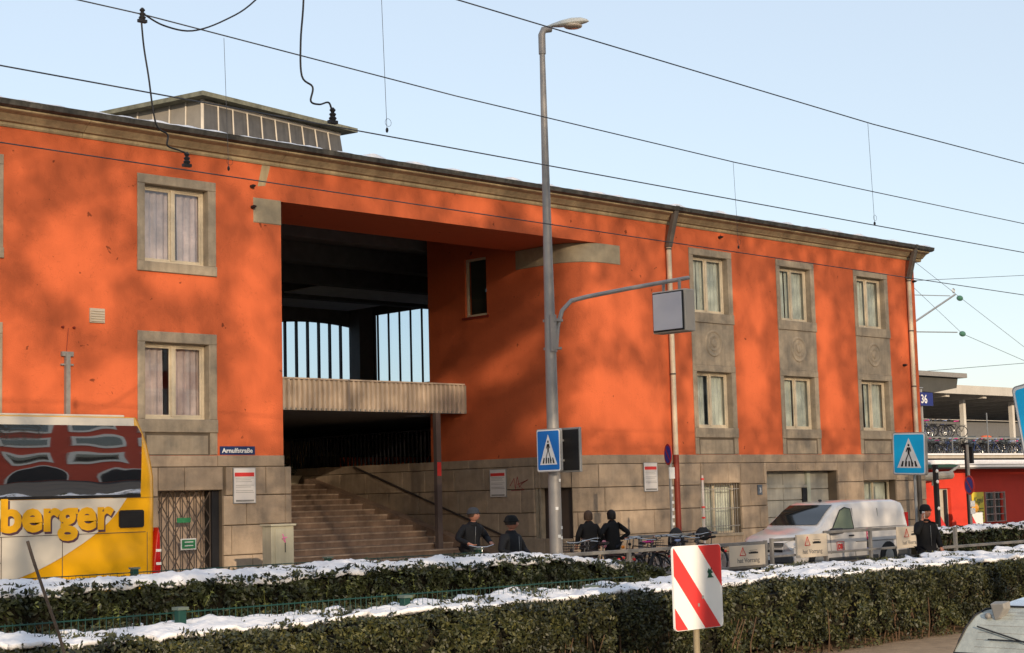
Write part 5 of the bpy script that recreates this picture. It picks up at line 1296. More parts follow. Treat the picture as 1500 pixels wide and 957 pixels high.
def smooth_pts(C, n=6):
    out = []
    C = [Vector(c) for c in C]
    for k in range(len(C)-1):
        p0, p1, p2, p3 = C[max(k-1, 0)], C[k], C[k+1], C[min(k+2, len(C)-1)]
        for i in range(n): f = i/n; out.append(.5*((2*p1)+(-p0+p2)*f+(2*p0-5*p1+4*p2-p3)*f*f+(-p0+3*p1-3*p2+p3)*f**3))
    out.append(C[-1]); return out
feeder(smooth_pts([(11.36, 18.5, 8.70), (11.40, 18.5, 8.3), (11.47, 18.5, 7.91), (11.58, 18.5, 7.28), (11.76, 18.5, 7.15), (11.76, 18.5, 7.0), (11.94, 18.5, 6.96), (12.05, 18.5, 6.92), (12.06, 18.5, 6.80)]), (11.38, 18.5, 8.66), (12.06, 18.5, 6.80), 'hanging cable joining the upper and lower wire at top left')
feeder(smooth_pts([(11.9, 15.5, 10.5), (11.80, 15.5, 9.2), (11.77, 15.5, 8.28), (11.72, 15.5, 7.76), (11.73, 15.5, 7.33), (11.89, 15.5, 7.22), (11.86, 15.5, 7.04), (11.99, 15.5, 7.02), (12.14, 15.5, 7.06), (12.19, 15.5, 6.88)]), None, (12.19, 15.5, 6.86), 'wavy hanging cable ending above the roof lantern')
feeder(smooth_pts([(11.40, 18.5, 8.73), (11.71, 18.5, 8.63), (12.16, 18.5, 8.64), (12.69, 18.5, 8.89), (13.21, 18.5, 9.28), (14, 18.5, 10.2)]), None, None, 'drooping loop of cable at the top edge of the view')

# railway catenary beyond the building
t = thing('catenary_bracket', (97.6, 60, 0), 'thin railway catenary brackets with green insulators beyond the building', 'catenary')
mb = MB(); Y = 60
for a, b, r in (((96, 12.9), (102.3, 15.5), .07), ((96, 15.05), (101.6, 15.35), .03), ((94, 12.45), (102.3, 12.82), .04)): mb.tube([(a[0], Y, a[1]), (b[0], Y, b[1])], r, 5)
P(mb, 'bracket_arms', steel, t)
gi = mat('green_insulator', (.06, .16, .11), .3)
for (x, z) in ((102.9, 15.27), (103.0, 12.75)): P(MB().blob((x, Y, z), (.32, .2, .2), 10, 7), 'insulator', gi, t)
P(MB().torus((102.1, Y, 15.75), .14, .05, 'y', 12, 4), 'pulley', steel, t)
P(MB().tube([(96.0, 62.3, 0), (96.0, 62.3, 15.6)], .2, 8), 'mast', steel, t)
for i, (pts, lb) in enumerate((([(90, 60, 15.6), (97.2, 60, 16.1), (112.2, 60, 17.6), (150, 60, 21)], 'upper thin railway wire beyond the building'), ([(90, 60, 9.5), (97.4, 60, 9.9), (111.5, 60, 11.0), (150, 60, 14)], 'lower thin railway wire above the platform roof'), ([(97, 60, 17.5), (103.3, 60, 15.2), (120, 60, 9.2)], 'falling railway wire through the upper green insulator'), ([(97, 60, 15.6), (103, 60, 12.75), (124, 60, 8.9)], 'falling railway wire through the lower green insulator'))):
    tag(P(MB().tube(pts, .018, 4), 'railway_wire', wire_m), lb, 'overhead wire', 'railway wires beyond the building')

# ---------------------------------------------------------------- red kiosk and things at the right
K = thing('red_kiosk', (70, 42, .1), 'low bright red kiosk building with snowy flat roof right of the station', 'building')
kr = mat('kiosk_red', (.66, .05, .025), .8, var=.08, scale=1, bump=.15)
pk = Path([(62.5, 40.0), (80, 41.2)])
hk = [(3.75, 4.95, .15, 2.06), (6.75, 7.95, .4, 1.84), (8.35, 10.15, .4, 1.84)]
mb = MB(); wall(mb, pk, 0, pk.s[-1], .1, 2.95, hk, thick=.3); P(mb, 'front_wall', kr, K)
P(MB().box(62.5, 80, 42.5, 48, .1, 2.9), 'rear_wall', kr, K)
P(MB().prism([(62.2, 39.3), (80, 40.4), (80, 49), (62.2, 49)], 2.93, 3.12, 'z'), 'roof', mat('kiosk_roof_edge', (.22, .21, .20), .7), K)
P(MB().prism([(62.2, 39.32), (80, 40.42), (80, 49), (62.2, 49)], 3.125, 3.34, 'z'), 'roof_snow', snow_m, K, bevel=.04)
P(MB().prism([(62.2, 39.22), (80, 40.32), (80, 40.4), (62.2, 39.3)], 3.0, 3.10, 'z'), 'kiosk_gutter', white, K)
P(MB().prism([(40.0-.8, 3.12), (40.0-.8, 3.0), (43, 3.4), (43, 3.52)], 62.3, 66.3, 'x'), 'green_roof_edge', mat('dark_green_edge', (.02, .06, .04), .6), K)
dr = P(MB().prism([(66.25, 40.42), (67.45, 40.50), (67.45, 40.53), (66.25, 40.45)], .1, 2.06, 'z'), 'door', mat('kiosk_door', (.5, .45, .36), .5), K)
P(MB().box(66.95, 67.15, 40.36, 40.41, .3, 2.0), 'door_glass', black, dr)
P(MB().prism([(66.4, .35), (66.9, .35), (66.4, .9)], 40.34, 40.4, 'y'), 'door_poster', red, dr)
yp = P(MB().prism([(69.25, 40.30), (70.45, 40.38), (70.45, 40.41), (69.25, 40.33)], .42, 1.84, 'z'), 'yellow_poster', mat('poster_yellow', (.80, .62, .05), .5, var=.15), K)
text('lettering', 'Kegel', .4, mat('poster_ink', (.15, .16, .06), .6), yp, (69.35, 40.27, 1.35), (1, .07, 0), (0, 0, 1), shear=.3, width=.95)
for k in range(4): P(MB().box(69.5, 70.2, 40.28, 40.29, .6+.15*k, .64+.15*k), 'print_line', MATS['poster_ink'], yp)
wi = P(MB().prism([(70.9, 40.62), (72.6, 40.74), (72.6, 40.77), (70.9, 40.65)], .42, 1.82, 'z'), 'window', mat('kiosk_glass', (.05, .07, .06), .1, var=.6, scale=3, spec=1), K)
mb = MB(); 
for x in (70.85, 71.7, 72.65): mb.box(x-.03, x+.03, 40.5, 40.6, .4, 1.84)
for z in (.42, .77, 1.12, 1.47, 1.8): mb.box(70.85, 72.65, 40.53, 40.58, z-.02, z+.02)
P(mb, 'window_grid', mat('kiosk_frame', (.45, .3, .25), .6), wi)
P(MB().tube([(63.5, 39.0, 2.55), (65.0, 39.0, 2.7), (66.2, 39.1, 3.05)], .06, 6), 'drain_pipe', grey_paint, K)
# beacon and cylinder things before the kiosk
t = thing('roller_shutter_box', (58.6, 36, 2.2), 'grey horizontal cylinder lamp on a bracket at the corner of the station', 'lamp')
P(MB().tube([(57.4, 35.6, 2.55), (59.6, 35.6, 2.62)], .17, 10), 'cylinder', mat('lamp_casing', (.40, .35, .28), .6), t); P(MB().tube([(56.9, 35.5, 2.75), (58.2, 35.6, 2.62), (58.2, 35.6, 2.2)], .05, 6), 'bracket', grey_paint, t)
t = thing('beacon_barrier', (66.6, 38.5, .1), 'small striped barrier with amber beacon in front of the kiosk door', 'barrier')
P(MB().box(66.0, 66.9, 38.45, 38.5, .25, .95), 'board', white, t); P(MB().prism([(66.0, .25), (66.5, .25), (66.0, .8)], 38.44, 38.449, 'y'), 'red_stripe', red, t)
P(MB().blob((66.3, 38.5, 1.15), (.32, .15, .22), 12, 8), 'beacon', mat('beacon_amber', (.6, .28, .03), .3), t, smooth='all')
for x in (66.1, 66.8): P(MB().box(x-.03, x+.03, 38.46, 38.52, .1, 1), 'leg', steel, t)
t = thing('dark_lamp_post', (62, 36.5, .1), 'dark slim lamp post rising in front of the red kiosk', 'lamp post')
P(MB().tube([(62.4, 36.5, .1), (62.4, 36.5, 3.9)], .07, 8), 'post', black, t); P(MB().box(62.2, 62.9, 36.4, 36.6, 3.8, 3.92), 'crosspiece', black, t); P(MB().box(62.75, 62.87, 36.4, 36.6, 3.1, 3.8), 'side_box', black, t)
t = thing('signal_post', (56.9, 33.5, .1), 'dark post with pale round fittings at the right end of the station', 'post')
P(MB().box(54.72, 54.88, 33.3, 33.45, .1, 3.0), 'post', black, t)
for z in (1.35, 2.35, 2.75): P(MB().blob((54.75, 33.28, z), (.07, .05, .07), 8, 6), 'fitting', white, t)
# platform number
t = thing('platform_number_sign', (65.4, 40.5, 0), 'blue platform sign reading 36 on a tall grey post', 'sign')
P(MB().box(64.9, 66.45, 40.4, 40.5, 5.85, 6.45), 'plate', mat('platform_blue', (.02, .03, .16), .4), t)
text('lettering', '36', .55, white, t, (65.4, 40.39, 5.96), (1, 0, 0), (0, 0, 1), offset=.008)
P(MB().tube([(65.75, 40.6, .1), (65.75, 40.6, 6.6)], .07, 8), 'post', steel, t); P(MB().tube([(64.3, 40.45, 6.62), (65.7, 40.45, 6.66)], .03, 6), 'arm', steel, t)
# big platform roof
t = thing('platform_canopy', (115, 70, 0), 'long concrete platform canopy on slim columns behind the kiosk', 'platform canopy')
cc = mat('canopy_concrete', (.50, .46, .40), .8, var=.12, scale=.8, streak=.1); ccd = mat('canopy_underside', (.48, .43, .36), .9, var=.15)
P(MB().box(95, 160, 60, 60.4, 8.5, 9.12), 'fascia', cc, t); P(MB().box(95, 160, 60.4, 80, 8.72, 9.05), 'roof_slab', ccd, t); P(MB().box(95, 160, 79.9, 80.3, 8.2, 9.0), 'rear_fascia', cc, t)
for x in range(96, 160, 5): P(MB().box(x, x+.5, 60.4, 79.9, 8.3, 8.718), 'rib', cc, t)
for x in range(99, 160, 7): P(MB().box(x, x+.32, 62, 62.32, 0, 8.3), 'column', mat('pale_column', (.62, .58, .52), .7) if 'pale_column' not in MATS else MATS['pale_column'], t)
t = thing('canopy_end', (96, 55, 0), 'dark heavy canopy end meeting the right corner of the station', 'canopy')
P(MB().box(80, 90.4, 52.5, 60, 8.72, 9.0), 'edge', grey_paint, t); P(MB().prism([(80, 8.0), (87, 7.75), (89.6, 8.1), (89.8, 8.71), (80, 8.71)], 52.8, 60), 'girder', mat('dark_girder', (.07, .068, .06), .8), t)
P(MB().box(84, 84.4, 56, 56.4, 0, 7.3), 'column', cc, t)
# bicycle deck above the kiosk
D_ = thing('bicycle_deck', (84, 51, 0), 'raised deck edge with snow behind the kiosk roof', 'deck')
P(MB().box(70, 112, 50, 58, 3.72, 3.9), 'deck_slab', ccd, D_); P(MB().box(70, 112, 49.9, 50.2, 3.905, 4.0), 'snow_line', snow_m, D_)
P(MB().box(75, 98, 50.6, 51.2, 4.86, 4.94), 'upper_rack', grey_paint, D_)
for x in range(72, 112, 6): P(MB().box(x, x+.3, 51, 51.3, 0, 3.71), 'deck_column', cc, D_)
P(MB().box(70, 112, 49.95, 50.0, 4.9, 4.95), 'deck_rail', steel, D_)
for x in range(72, 112, 4): P(MB().box(x, x+.05, 49.95, 50.0, 4.0, 6.4 if x % 8 == 0 else 4.95), 'deck_post', steel, D_)
src = [b5, b6, b3, b1]
rn = random.Random(11)
for i in range(84):
    s = src[i % 4]
    c = s.copy(); COL.objects.link(c); c['label'] = 'small distant bicycle in the crowded rows on the raised deck behind the kiosk'; c['group'] = 'bicycles on the raised deck'
    for ch in children(s):
        if ch.name.split('.')[0] in ('crankset', 'rear_light', 'front_lamp', 'seat_post'): continue
        d = ch.copy(); COL.objects.link(d); d.parent = c
        for g2 in children(ch): e2 = g2.copy(); COL.objects.link(e2); e2.parent = d
    c.location = (76+ (i % 34)*.62+rn.uniform(-.5, .5), 50.8+(i//34 % 2)*2.2, (3.92, 3.92, 4.95)[i//34]); c.rotation_euler.z = R(rn.uniform(40, 140)); 
tag(P(MB().blob((90.5, 51.5, 5.0), (.5, .3, .16), 10, 6, .08), 'tarpaulin', mat('orange_tarp', (.6, .12, .04), .7), smooth='all'), 'small orange cover among the bicycles on the deck', 'cover')
for (x0, x1, y, z, lb) in ((225, 330, 150, 13.2, 'long grey hall far behind the platforms'), (330, 480, 230, 22, 'pale distant building beyond the platforms')):
    bt = thing('distant_building', ((x0+x1)/2, y+5, 0), lb, 'building'); P(MB().box(x0, x1, y, y+20, 0, z), 'walls', mat('far_grey' if x0 == 225 else 'far_pale', (.13, .125, .12) if x0 == 225 else (.36, .37, .38), .9), bt)
    P(MB().box(x0-1, x1+1, y-1, y+21, z, z+.8), 'roof', ccd, bt)
    for k in range(int((x1-x0)/6)): P(MB().box(x0+1+k*6, x0+5+k*6, y-.1, y-.02, z*.45, z*.8), 'window', vg, bt)

# ---------------------------------------------------------------- hedges
def leafmat(name, c1, c2):
    m = bpy.data.materials.new(name); m.use_nodes = True; N = m.node_tree.nodes; L = m.node_tree.links; b = N['Principled BSDF']; b.inputs['Roughness'].default_value = .55
    g = N.new('ShaderNodeNewGeometry'); r = N.new('ShaderNodeValToRGB'); r.color_ramp.elements[0].color = (*c1, 1); r.color_ramp.elements[1].color = (*c2, 1)
    e = r.color_ramp.elements.new(.72); e.color = tuple((a+b_)/2*.9 for a, b_ in zip(c1, c2))+(1,)
    L.new(g.outputs['Random Per Island'], r.inputs[0])
    n = N.new('ShaderNodeTexNoise'); n.inputs['Scale'].default_value = 2.2; n.inputs['Detail'].default_value = 4; L.new(g.outputs['Position'], n.inputs['Vector'])
    mr = N.new('ShaderNodeMapRange'); mr.inputs[1].default_value = .35; mr.inputs[2].default_value = .65; mr.inputs[3].default_value = .55; mr.inputs[4].default_value = 1.35; L.new(n.outputs[0], mr.inputs[0])
    mx = N.new('ShaderNodeMix'); mx.data_type = 'RGBA'; mx.blend_type = 'MULTIPLY'; mx.inputs[0].default_value = 1; L.new(r.outputs[0], mx.inputs[6]); L.new(mr.outputs[0], mx.inputs[7])
    L.new(mx.outputs[2], b.inputs['Base Color']); return m
lf1 = leafmat('hedge_leaves_near', (.013, .020, .006), (.095, .092, .026)); lf2 = leafmat('hedge_leaves_far_shaded', (.014, .020, .007), (.065, .075, .02))  # far leaves darkened so their colour carries the shade
stemm = mat('hedge_stems', (.10, .06, .035), .9, var=.3)
def hedge(name, label, x0, x1, yf, yb, hfun, n, leafm, seed, size=.035, snow_h=.05, cover=1.0, cat='hedge', endtaper=0):
    """yf,yb: functions x-> front, back; hfun(x): top height"""
    g = np.random.default_rng(seed)
    t = thing(name, ((x0+x1)/2, (yf((x0+x1)/2)+yb((x0+x1)/2))/2, 0), label, cat, 'clipped hedges along the street')
    # clump centres give an uneven face
    def bump(x, z, s): return .17*noise.noise(Vector((x*1.7, z*2.1, s)))+.11*noise.noise(Vector((x*4.5, z*4.5, s+7)))
    C = []
    for i in range(n):
        x = g.uniform(x0, x1); h = hfun(x); f, b = yf(x), yb(x)
        k = g.random()
        if k < .60: z = h*(1-g.random()**1.15*.97); y = f+bump(x, z, seed)+abs(g.normal(0, .045))+.03; y += max(0, (z-h+.12))*.7
        elif k < .90: y = g.uniform(f, b); z = h-abs(g.normal(0, .04))+.05+bump(x, y, seed+3)*.6
        else: z = g.random()*h; y = b-abs(g.normal(0, .04))
        if k < .6 and z < .22+.12*noise.noise(Vector((x*2, 0, 5))) and g.random() < .75: continue
        if k < .6 and noise.noise(Vector((x*3.2, z*3.5, seed+20))) < -.18 and g.random() < .85: y += .2   # dark hollows
        C.append((x, y, z))
    C = np.array(C); m = len(C)
    d = g.normal(size=(m, 3)); d /= np.linalg.norm(d, axis=1)[:, None]; e = g.normal(size=(m, 3)); e -= (e*d).sum(1)[:, None]*d; e /= np.linalg.norm(e, axis=1)[:, None]
    sz = size*g.uniform(.6, 1.35, m)[:, None]
    V = np.empty((m, 4, 3)); V[:, 0] = C-d*sz; V[:, 1] = C-e*sz*.45; V[:, 2] = C+d*sz; V[:, 3] = C+e*sz*.45
    me = bpy.data.meshes.new('foliage'); me.vertices.add(m*4); me.vertices.foreach_set('co', V.reshape(-1)); me.loops.add(m*4); me.loops.foreach_set('vertex_index', np.arange(m*4, dtype=np.int32))
    me.polygons.add(m); me.polygons.foreach_set('loop_start', np.arange(0, m*4, 4, dtype=np.int32)); me.update(calc_edges=True); me.materials.append(leafm)
    o = link('foliage', me, t); o['kind'] = 'stuff'
    # dark twiggy core
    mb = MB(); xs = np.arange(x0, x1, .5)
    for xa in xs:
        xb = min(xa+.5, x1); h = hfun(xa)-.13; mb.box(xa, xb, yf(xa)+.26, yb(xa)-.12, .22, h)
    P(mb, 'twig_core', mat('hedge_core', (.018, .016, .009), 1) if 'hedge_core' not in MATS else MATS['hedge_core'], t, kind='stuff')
    mb = MB()
    for i in range(int((x1-x0)*9)):
        x = g.uniform(x0, x1); y = yf(x)+g.uniform(.05, .3); p = Vector((x, y, 0)); q = p+Vector((g.normal(0, .07), g.normal(0, .04), .28)); r_ = q+Vector((g.normal(0, .12), g.normal(0, .05), .35)); mb.tube([p, q, r_], [.014, .010, .006], 4)
    P(mb, 'stems', stemm, t, kind='stuff')
    return t, g, bump
def snowcap(t, name, x0, x1, yf, yb, hfun, seed, holes=.35, res=.05, th=.06, frontedge=.25, label=None):
    nx = int((x1-x0)/res); W_ = max(yb(x)-yf(x) for x in np.linspace(x0, x1, 30)); ny = int(W_/res)
    vs = []; ok = {}
    for i in range(nx+1):
        x = x0+(x1-x0)*i/nx; f, b = yf(x), yb(x); h = hfun(x)
        for j in range(ny+1):
            v = j/ny; y = f+(b-f)*v
            e = min(v*(b-f), (1-v)*(b-f))
            n1 = noise.noise(Vector((x*.9, y*1.1, seed))); n2 = noise.noise(Vector((x*3.1, y*3.4, seed+5))); n3 = noise.noise(Vector((x*9, y*9, seed+9)))
            z = h+.02+th*(.7+.8*n1+.7*n2+.4*n3)-.12*max(0, .12-e)/.12
            vs.append((x+.02*n3, y+.02*n2, z))
            cov = .32+.55*n1+.42*n2+.20*n3+ (e-frontedge)*(2.2 if v < .5 else 1.5)
            ok[(i, j)] = cov > holes-.35
    fs = []
    for i in range(nx):
        for j in range(ny):
            if ok[(i, j)] and ok[(i+1, j)] and ok[(i, j+1)] and ok[(i+1, j+1)]: a = i*(ny+1)+j; fs.append((a, a+ny+1, a+ny+2, a+1))
    # give the sheet a rim: solidify downwards
    o = P(MB().add(vs, fs), name, snow_m, t, smooth='all')
    bm = bmesh.new(); bm.from_mesh(o.data); bmesh.ops.delete(bm, geom=[v for v in bm.verts if not v.link_faces], context='VERTS')
    for _ in range(2): bmesh.ops.smooth_vert(bm, verts=[v for v in bm.verts if v.is_boundary], factor=.5, use_axis_x=True, use_axis_y=True, use_axis_z=False)
    for f_ in bm.faces:
        if f_.normal.z < 0: f_.normal_flip()
    bm.to_mesh(o.data); bm.free(); o.data.polygons.foreach_set('use_smooth', [True]*len(o.data.polygons))
    md = o.modifiers.new('thickness', 'SOLIDIFY'); md.thickness = .045; md.offset = -1
    return o
nz = lambda x, s, a: a*noise.noise(Vector((x, s, 0)))
yfN = lambda x: 12.95+nz(x*.5, 1, .12); ybN = lambda x: 15.0+nz(x*.5, 3, .15)+max(0, min(1, (x-16)/4))*.5
hN = lambda x: .98+nz(x*.7, 2, .05)-max(0, 1-abs(x-9.5)/2)*.02
tN, g, _ = hedge('near_hedge', 'broad snow topped hedge closest to the viewer', 3.5, 30, yfN, ybN, hN, 150000, lf1, 4, .029)
snowcap(tN, 'snow_cap', 3.5, 30, lambda x: yfN(x)+.15, ybN, hN, 11, holes=.42, frontedge=.42, th=.075, res=.04)
yfF = lambda x: 20.9+nz(x*.5, 5, .15); ybF = lambda x: 22.7+nz(x*.5, 6, .12)-max(0, x-22)*.2
hF = lambda x: 1.08+nz(x*.7, 8, .05)-max(0, x-21.2)*.10
tF, g, _ = hedge('far_hedge', 'darker snow topped hedge in front of the coach and stair', 4, 24.6, yfF, ybF, hF, 56000, lf2, 9, .045)
snowcap(tF, 'snow_cap', 4, 23.4, lambda x: yfF(x)+.12, ybF, hF, 21, holes=-.05, frontedge=.14, th=.09)
t3, g, _ = hedge('kiosk_hedge', 'low dark snow topped hedge in front of the red kiosk', 42.2, 56, lambda x: 25.9, lambda x: 27.3, lambda x: .86, 9000, lf2, 14, .06)
snowcap(t3, 'snow_cap', 42.2, 56, lambda x: 25.95, lambda x: 27.3, lambda x: .84, 31, holes=-.5, frontedge=.0, th=.10, res=.08)
# sprigs poking through the snow
g = np.random.default_rng(77); mb = MB()
for i in range(700):
    x = g.uniform(5, 29); y = g.uniform(yfN(x)+.3, ybN(x)); z = hN(x)-.02; p = Vector((x, y, z)); q = p+Vector((g.normal(0, .05), g.normal(0, .05), g.uniform(.03, .15))); mb.tube([p, q], [.004, .002], 3, cap=False)
    for k in range(int(g.integers(2, 7))):
        c = p.lerp(q, g.uniform(.4, 1)); d = Vector(g.normal(size=3)).normalized()*.022; e = d.orthogonal().normalized()*.009; mb.add([c-d, c-e, c+d, c+e], [(0, 1, 2, 3)])
P(mb, 'sprigs', lf1, tN, kind='stuff')
mb = MB()
for i in range(90):                           # yellow-green shoots at the front of the far hedge
    x = g.uniform(6, 21); y = yfF(x)-g.uniform(0, .12); z = g.uniform(.3, .9); p = Vector((x, y, z)); q = p+Vector((g.normal(0, .06), -.04, g.uniform(.1, .3))); mb.tube([p, q], [.005, .002], 3, cap=False)
    for k in range(9):
        c = p.lerp(q, g.uniform(0, 1))+Vector(g.normal(size=3))*.02; d = Vector(g.normal(size=3)).normalized()*.035; e = d.orthogonal().normalized()*.014; mb.add([c-d, c-e, c+d, c+e], [(0, 1, 2, 3)])
P(mb, 'pale_shoots', leafmat('pale_shoots', (.10, .12, .02), (.26, .26, .06)), tF, kind='stuff')
# bare stick
tag(P(MB().tube(smooth_pts([(6.45, 11.5, .2), (6.42, 11.5, .9), (6.36, 11.5, 1.2), (6.22, 11.48, 1.55), (6.12, 11.5, 1.85), (6.07, 11.5, 2.0)]), [.012]*31, 6), 'bare_stick', mat('bark', (.13, .10, .08), .9, var=.3, scale=20)), 'single bare leaning stick at the lower left in front of the coach', 'branch')
# small green wire fence in the near hedge
ft = thing('wire_fence', (12, 14.3, 0), 'low dark green wire fence running through the snow of the near hedge', 'fence')
def fy(x): return 14.25
mb = MB(); x = 4.0
while x < 15.6: mb.tube([(x, fy(x), .6), (x, fy(x), 1.19)], .004, 4, cap=False); x += .075
P(mb, 'pickets', green, ft, kind='stuff')
for z in (1.17, .98): P(MB().tube([(4, 14.25, z), (16, 14.25, z)], .007, 5), 'fence_wire', green, ft)
def cap_post(x, y, z, par, s=.065):
    p = P(MB().box(x-s, x+s, y-s, y+s, 0, z), 'post', green, par, bevel=.006, seg=1); P(MB().prism([(x-s*1.35, y-s*1.35), (x+s*1.35, y-s*1.35), (x+s*1.35, y+s*1.35), (x-s*1.35, y+s*1.35)], z+.001, z+.03, 'z'), 'cap', mat('post_cap', (.10, .13, .11), .6) if 'post_cap' not in MATS else MATS['post_cap'], p)
for x, z in ((9.12, 1.20), (12.05, 1.14), (15.1, 1.08)): cap_post(x, 14.15, z, ft, .045)
ff = thing('wire_fence', (14, 22.9, 0), 'low dark green wire fence behind the far hedge', 'fence')
mb = MB(); x = 5.0
while x < 21: mb.tube([(x, 22.95, .6), (x, 22.95, 1.20)], .004, 3, cap=False); x += .12
P(mb, 'pickets', green, ff, kind='stuff'); P(MB().tube([(5, 22.95, 1.19), (21.5, 22.95, 1.19)], .008, 4), 'fence_wire', green, ff)
for x in (10.5, 13.95, 17.8, 21.4): cap_post(x, 22.95, 1.24, ff, .05)

# ---------------------------------------------------------------- the street behind the camera
OB = thing('opposite_building', (50, -24, 0), 'red plastered office block with white window bands across the street', 'building')
obr = mat('opposite_red', (.55, .09, .05), .85, var=.1); obw = mat('opposite_white', (.78, .72, .62), .7, var=.08)
P(MB().box(38, 78, -36, -22.2, 0, 17.2), 'walls', obr, OB); P(MB().box(37.6, 78.4, -36.4, -21.8, 17.2, 17.8), 'roof', obw, OB)
for fl_, z in enumerate((4.2, 7.6, 11.0, 14.4)):
    for k in range(9):
        x = 39.0+k*4.3
        f = P(MB().box(x, x+2.9, -22.19, -22.0, z, z+2.2), 'window', obw, OB); P(MB().box(x+.35, x+2.55, -21.998, -21.97, z+.45, z+1.75), 'pane', vg, f)
for k in range(6):
    x = 38.6+k*6.1; a = [(x+2.3+2.2*math.cos(R(t)), 1.2+1.9*math.sin(R(t))) for t in range(0, 181, 20)]; f = P(MB().prism([(x+4.6, .1)]+[(x+2.3+2.4*math.cos(R(t)), 1.2+2.1*math.sin(R(t))) for t in range(0, 181, 20)]+[(x, .1)], -22.19, -22.05, 'y'), 'arched_entrance', obw, OB)
    P(MB().prism([(x+4.4, .12)]+a+[(x+.2, .12)], -22.04, -22.0, 'y'), 'dark_doorway', black, f)
OC = thing('opposite_building', (110, -26, 0), 'cream plastered apartment block farther along the street', 'building')
obc = mat('opposite_cream', (.55, .50, .40), .8, var=.1); P(MB().box(80, 160, -38, -22.5, 0, 27), 'walls', obc, OC); P(MB().box(79.6, 160.4, -38.4, -22.1, 27, 27.6), 'roof', obr, OC)
for z in (1.5, 5, 8.5, 12, 15.5, 19, 22.5):
    for k in range(16): f = P(MB().box(82+k*4.8, 84+k*4.8, -22.49, -22.4, z, z+2.3), 'window', vg, OC)

# bare trees added out of view so their twigs dapple the facade sunlight
YT = -15.0
kz = math.tan(R(SUN_EL))/SY; kx = SX/SY
def back(x, y, z):                            # point met by the sun ray on its way to (x,y,z)
    return x-kx*(y-YT), z+kz*(y-YT)
gaps = []
for (x, z, rx, rz2) in ((19.8, 8.1, 1.0, .8), (22.8, 7.9, .9, .4), (25.0, 7.6, .6, 1.1), (25.3, 5.0, .6, 1.2), (21.0, 5.0, .7, .8), (20.6, 7.0, .4, .5), (19.5, 4.9, 1.2, .5), (25.1, 10.8, .6, .4),
        (38.7, 7.9, .6, .9), (40.1, 7.9, .5, .8), (38.5, 5.2, .8, .9), (40.0, 5.0, .7, 1.1), (41.2, 4.6, .4, .8), (33.2, 10.85, .8, .35), (36.0, 10.7, 1.0, .3),
        (46.2, 6.0, .7, 1.3), (46.7, 8.4, .4, .7), (50.8, 7.7, .5, 1.4), (51.0, 5.2, .8, .9), (56.2, 8.0, .4, 1.0), (45.6, 8.6, .35, .6), (42.8, 5.0, .4, .8),
        (44.6, 2.0, .8, .6), (39.6, 1.6, .9, .5), (52.2, 1.7, .5, .8), (24.6, .9, .7, .5), (18.2, 5.5, .5, 1.1)):
    u, w = back(x, YF, z); gaps.append((u, w, rx, rz2))
sgaps = []                                    # gaps that let sun patches onto the passage side wall (plane x = XS)
for (y, z, ry, rz2) in ((41.6, 5.9, .9, .55), (39.6, 6.2, .7, .6), (38.3, 6.6, .8, .7), (37.4, 7.2, .4, .5), (37.4, 4.3, .9, .55), (36.6, 5.1, .6, .6)):
    u, w = back(XS, y, z); sgaps.append((u, w, max(.3, ry*kx*.9), rz2))
u0_, w0_ = back(XS, 42.6, 0); u1_, w1_ = back(XS, 36.6, 0)
def thin(u, w):                               # chance that a twig stands here
    for (a, b, ra, rb) in gaps:
        if ((u-a)/(ra*1.18))**2+((w-b)/(rb*1.18))**2 < 1: return 0
    if u0_-.15 < u < u1_+.1 and w < 23:
        for (a, b, ra, rb) in sgaps:
            if ((u-a)/ra)**2+((w-b)/rb)**2 < 1: return 0
        return 1.0
    if -1.6+2.6 < u < 10.3 and 12.8 < w < 18.0: return .7      # denser twigs added to shade the stair
    return .30
gT = np.random.default_rng(5)
tb = mat('dapple_tree_bark', (.16, .13, .10), .9, var=.3, scale=4)
cx_t = [-15, -7, 1, 9, 17, 25, 33]
crowns = {c: [] for c in cx_t}
area = (37+19)*(24.5-8.7); N_all = int(area*2.5/(.042*.5))
NU = int(math.sqrt(N_all*56/15.8)); NW = N_all//NU; q_ = 0.0
for i in range(NU*NW):
    u = -19+56*((i//NW)+gT.random())/NU; w = 8.7+15.8*((i % NW)+gT.random())/NW
    q_ += thin(u, w)
    if q_ >= 1 or (q_ > .5 and gT.random() < .15):
        q_ -= 1
        c = min(cx_t, key=lambda q: abs(q-u)); crowns[c].append((u, w))
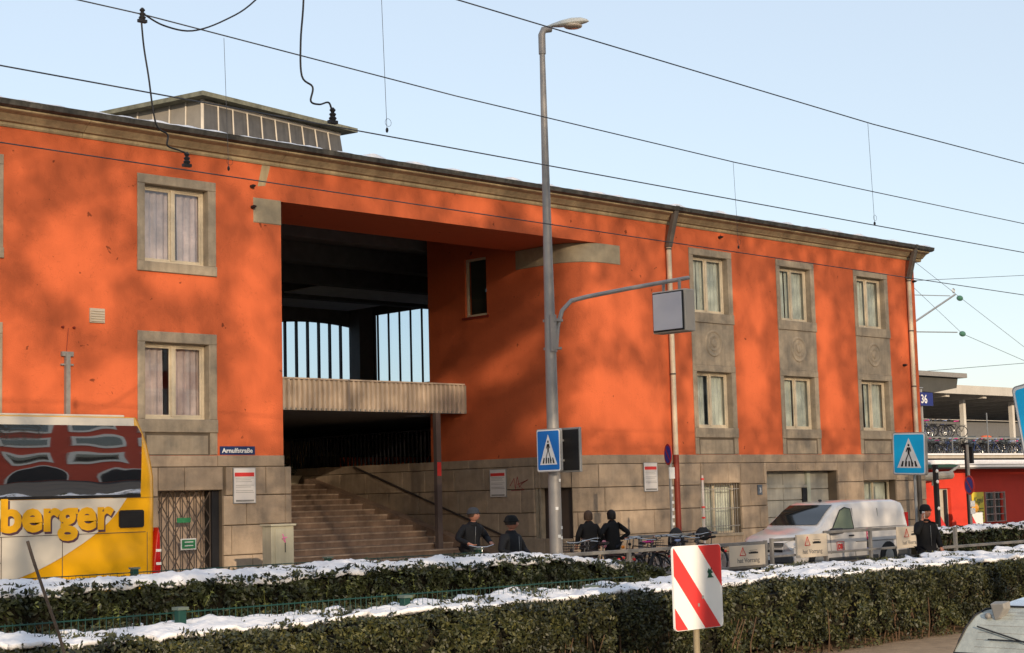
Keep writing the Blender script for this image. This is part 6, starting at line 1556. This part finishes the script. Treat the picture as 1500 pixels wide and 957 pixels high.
for c in cx_t:
    t = thing('sun_dapple_tree', (c, YT, 0), 'bare tree added out of view to dapple the facade sunlight, tree %s along the kerb' % ['at the far left', 'second', 'third', 'fourth', 'fifth', 'sixth', 'at the far right'][cx_t.index(c)], 'tree', 'added trees that dapple the facade sunlight')
    P(MB().tube([(c, YT, 0), (c+.1, YT, 3), (c-.1, YT+.1, 7), (c, YT, 12), (c+.1, YT, 18)], [.38, .3, .22, .09, .02], 10), 'trunk', tb, t, smooth=True)
    mb = MB()
    for k in range(14):
        z = 5+k*1.1; sd_ = (-1)**k; q2 = 1 if z < 8 else .35; mb.tube([(c, YT, z), (c+sd_*1.5, YT+gT.normal(0, .3), z+1.3), (c+sd_*3.4, YT+gT.normal(0, .5), z+2.6)], [.09*q2, .06*q2, .03*q2], 6)
    P(mb, 'limbs', tb, t, kind='stuff')
    A = np.array(crowns[c]); m = len(A); L_ = gT.uniform(.3, .7, m); an = gT.uniform(0, math.pi, m); yy = YT+gT.normal(0, .5, m)
    # crossed triangular twigs: 3-sided tapering prisms
    dx = np.cos(an)*L_/2; dz = np.sin(an)*L_/2; r = .021
    px_, pz_ = -np.sin(an)*r, np.cos(an)*r
    V = np.empty((m, 6, 3)); 
    for k_, (s_, q_) in enumerate(((-1, 1), (1, 1))):
        V[:, k_*3+0] = np.stack([A[:, 0]+s_*dx+px_, yy, A[:, 1]+s_*dz+pz_], 1); V[:, k_*3+1] = np.stack([A[:, 0]+s_*dx-px_, yy-r*.8, A[:, 1]+s_*dz-pz_], 1); V[:, k_*3+2] = np.stack([A[:, 0]+s_*dx-px_, yy+r*.8, A[:, 1]+s_*dz-pz_], 1)
    F = np.array([[0, 1, 4, 3], [1, 2, 5, 4], [2, 0, 3, 5]]); Fi = (F[None]+(np.arange(m)*6)[:, None, None]).reshape(-1)
    me = bpy.data.meshes.new('twigs'); me.vertices.add(m*6); me.vertices.foreach_set('co', V.reshape(-1)); me.loops.add(len(Fi)); me.loops.foreach_set('vertex_index', Fi.astype(np.int32)); me.polygons.add(m*3); me.polygons.foreach_set('loop_start', np.arange(0, m*12, 4, dtype=np.int32)); me.update(calc_edges=True); me.materials.append(tb)
    o = link('twigs', me, t); o['kind'] = 'stuff'
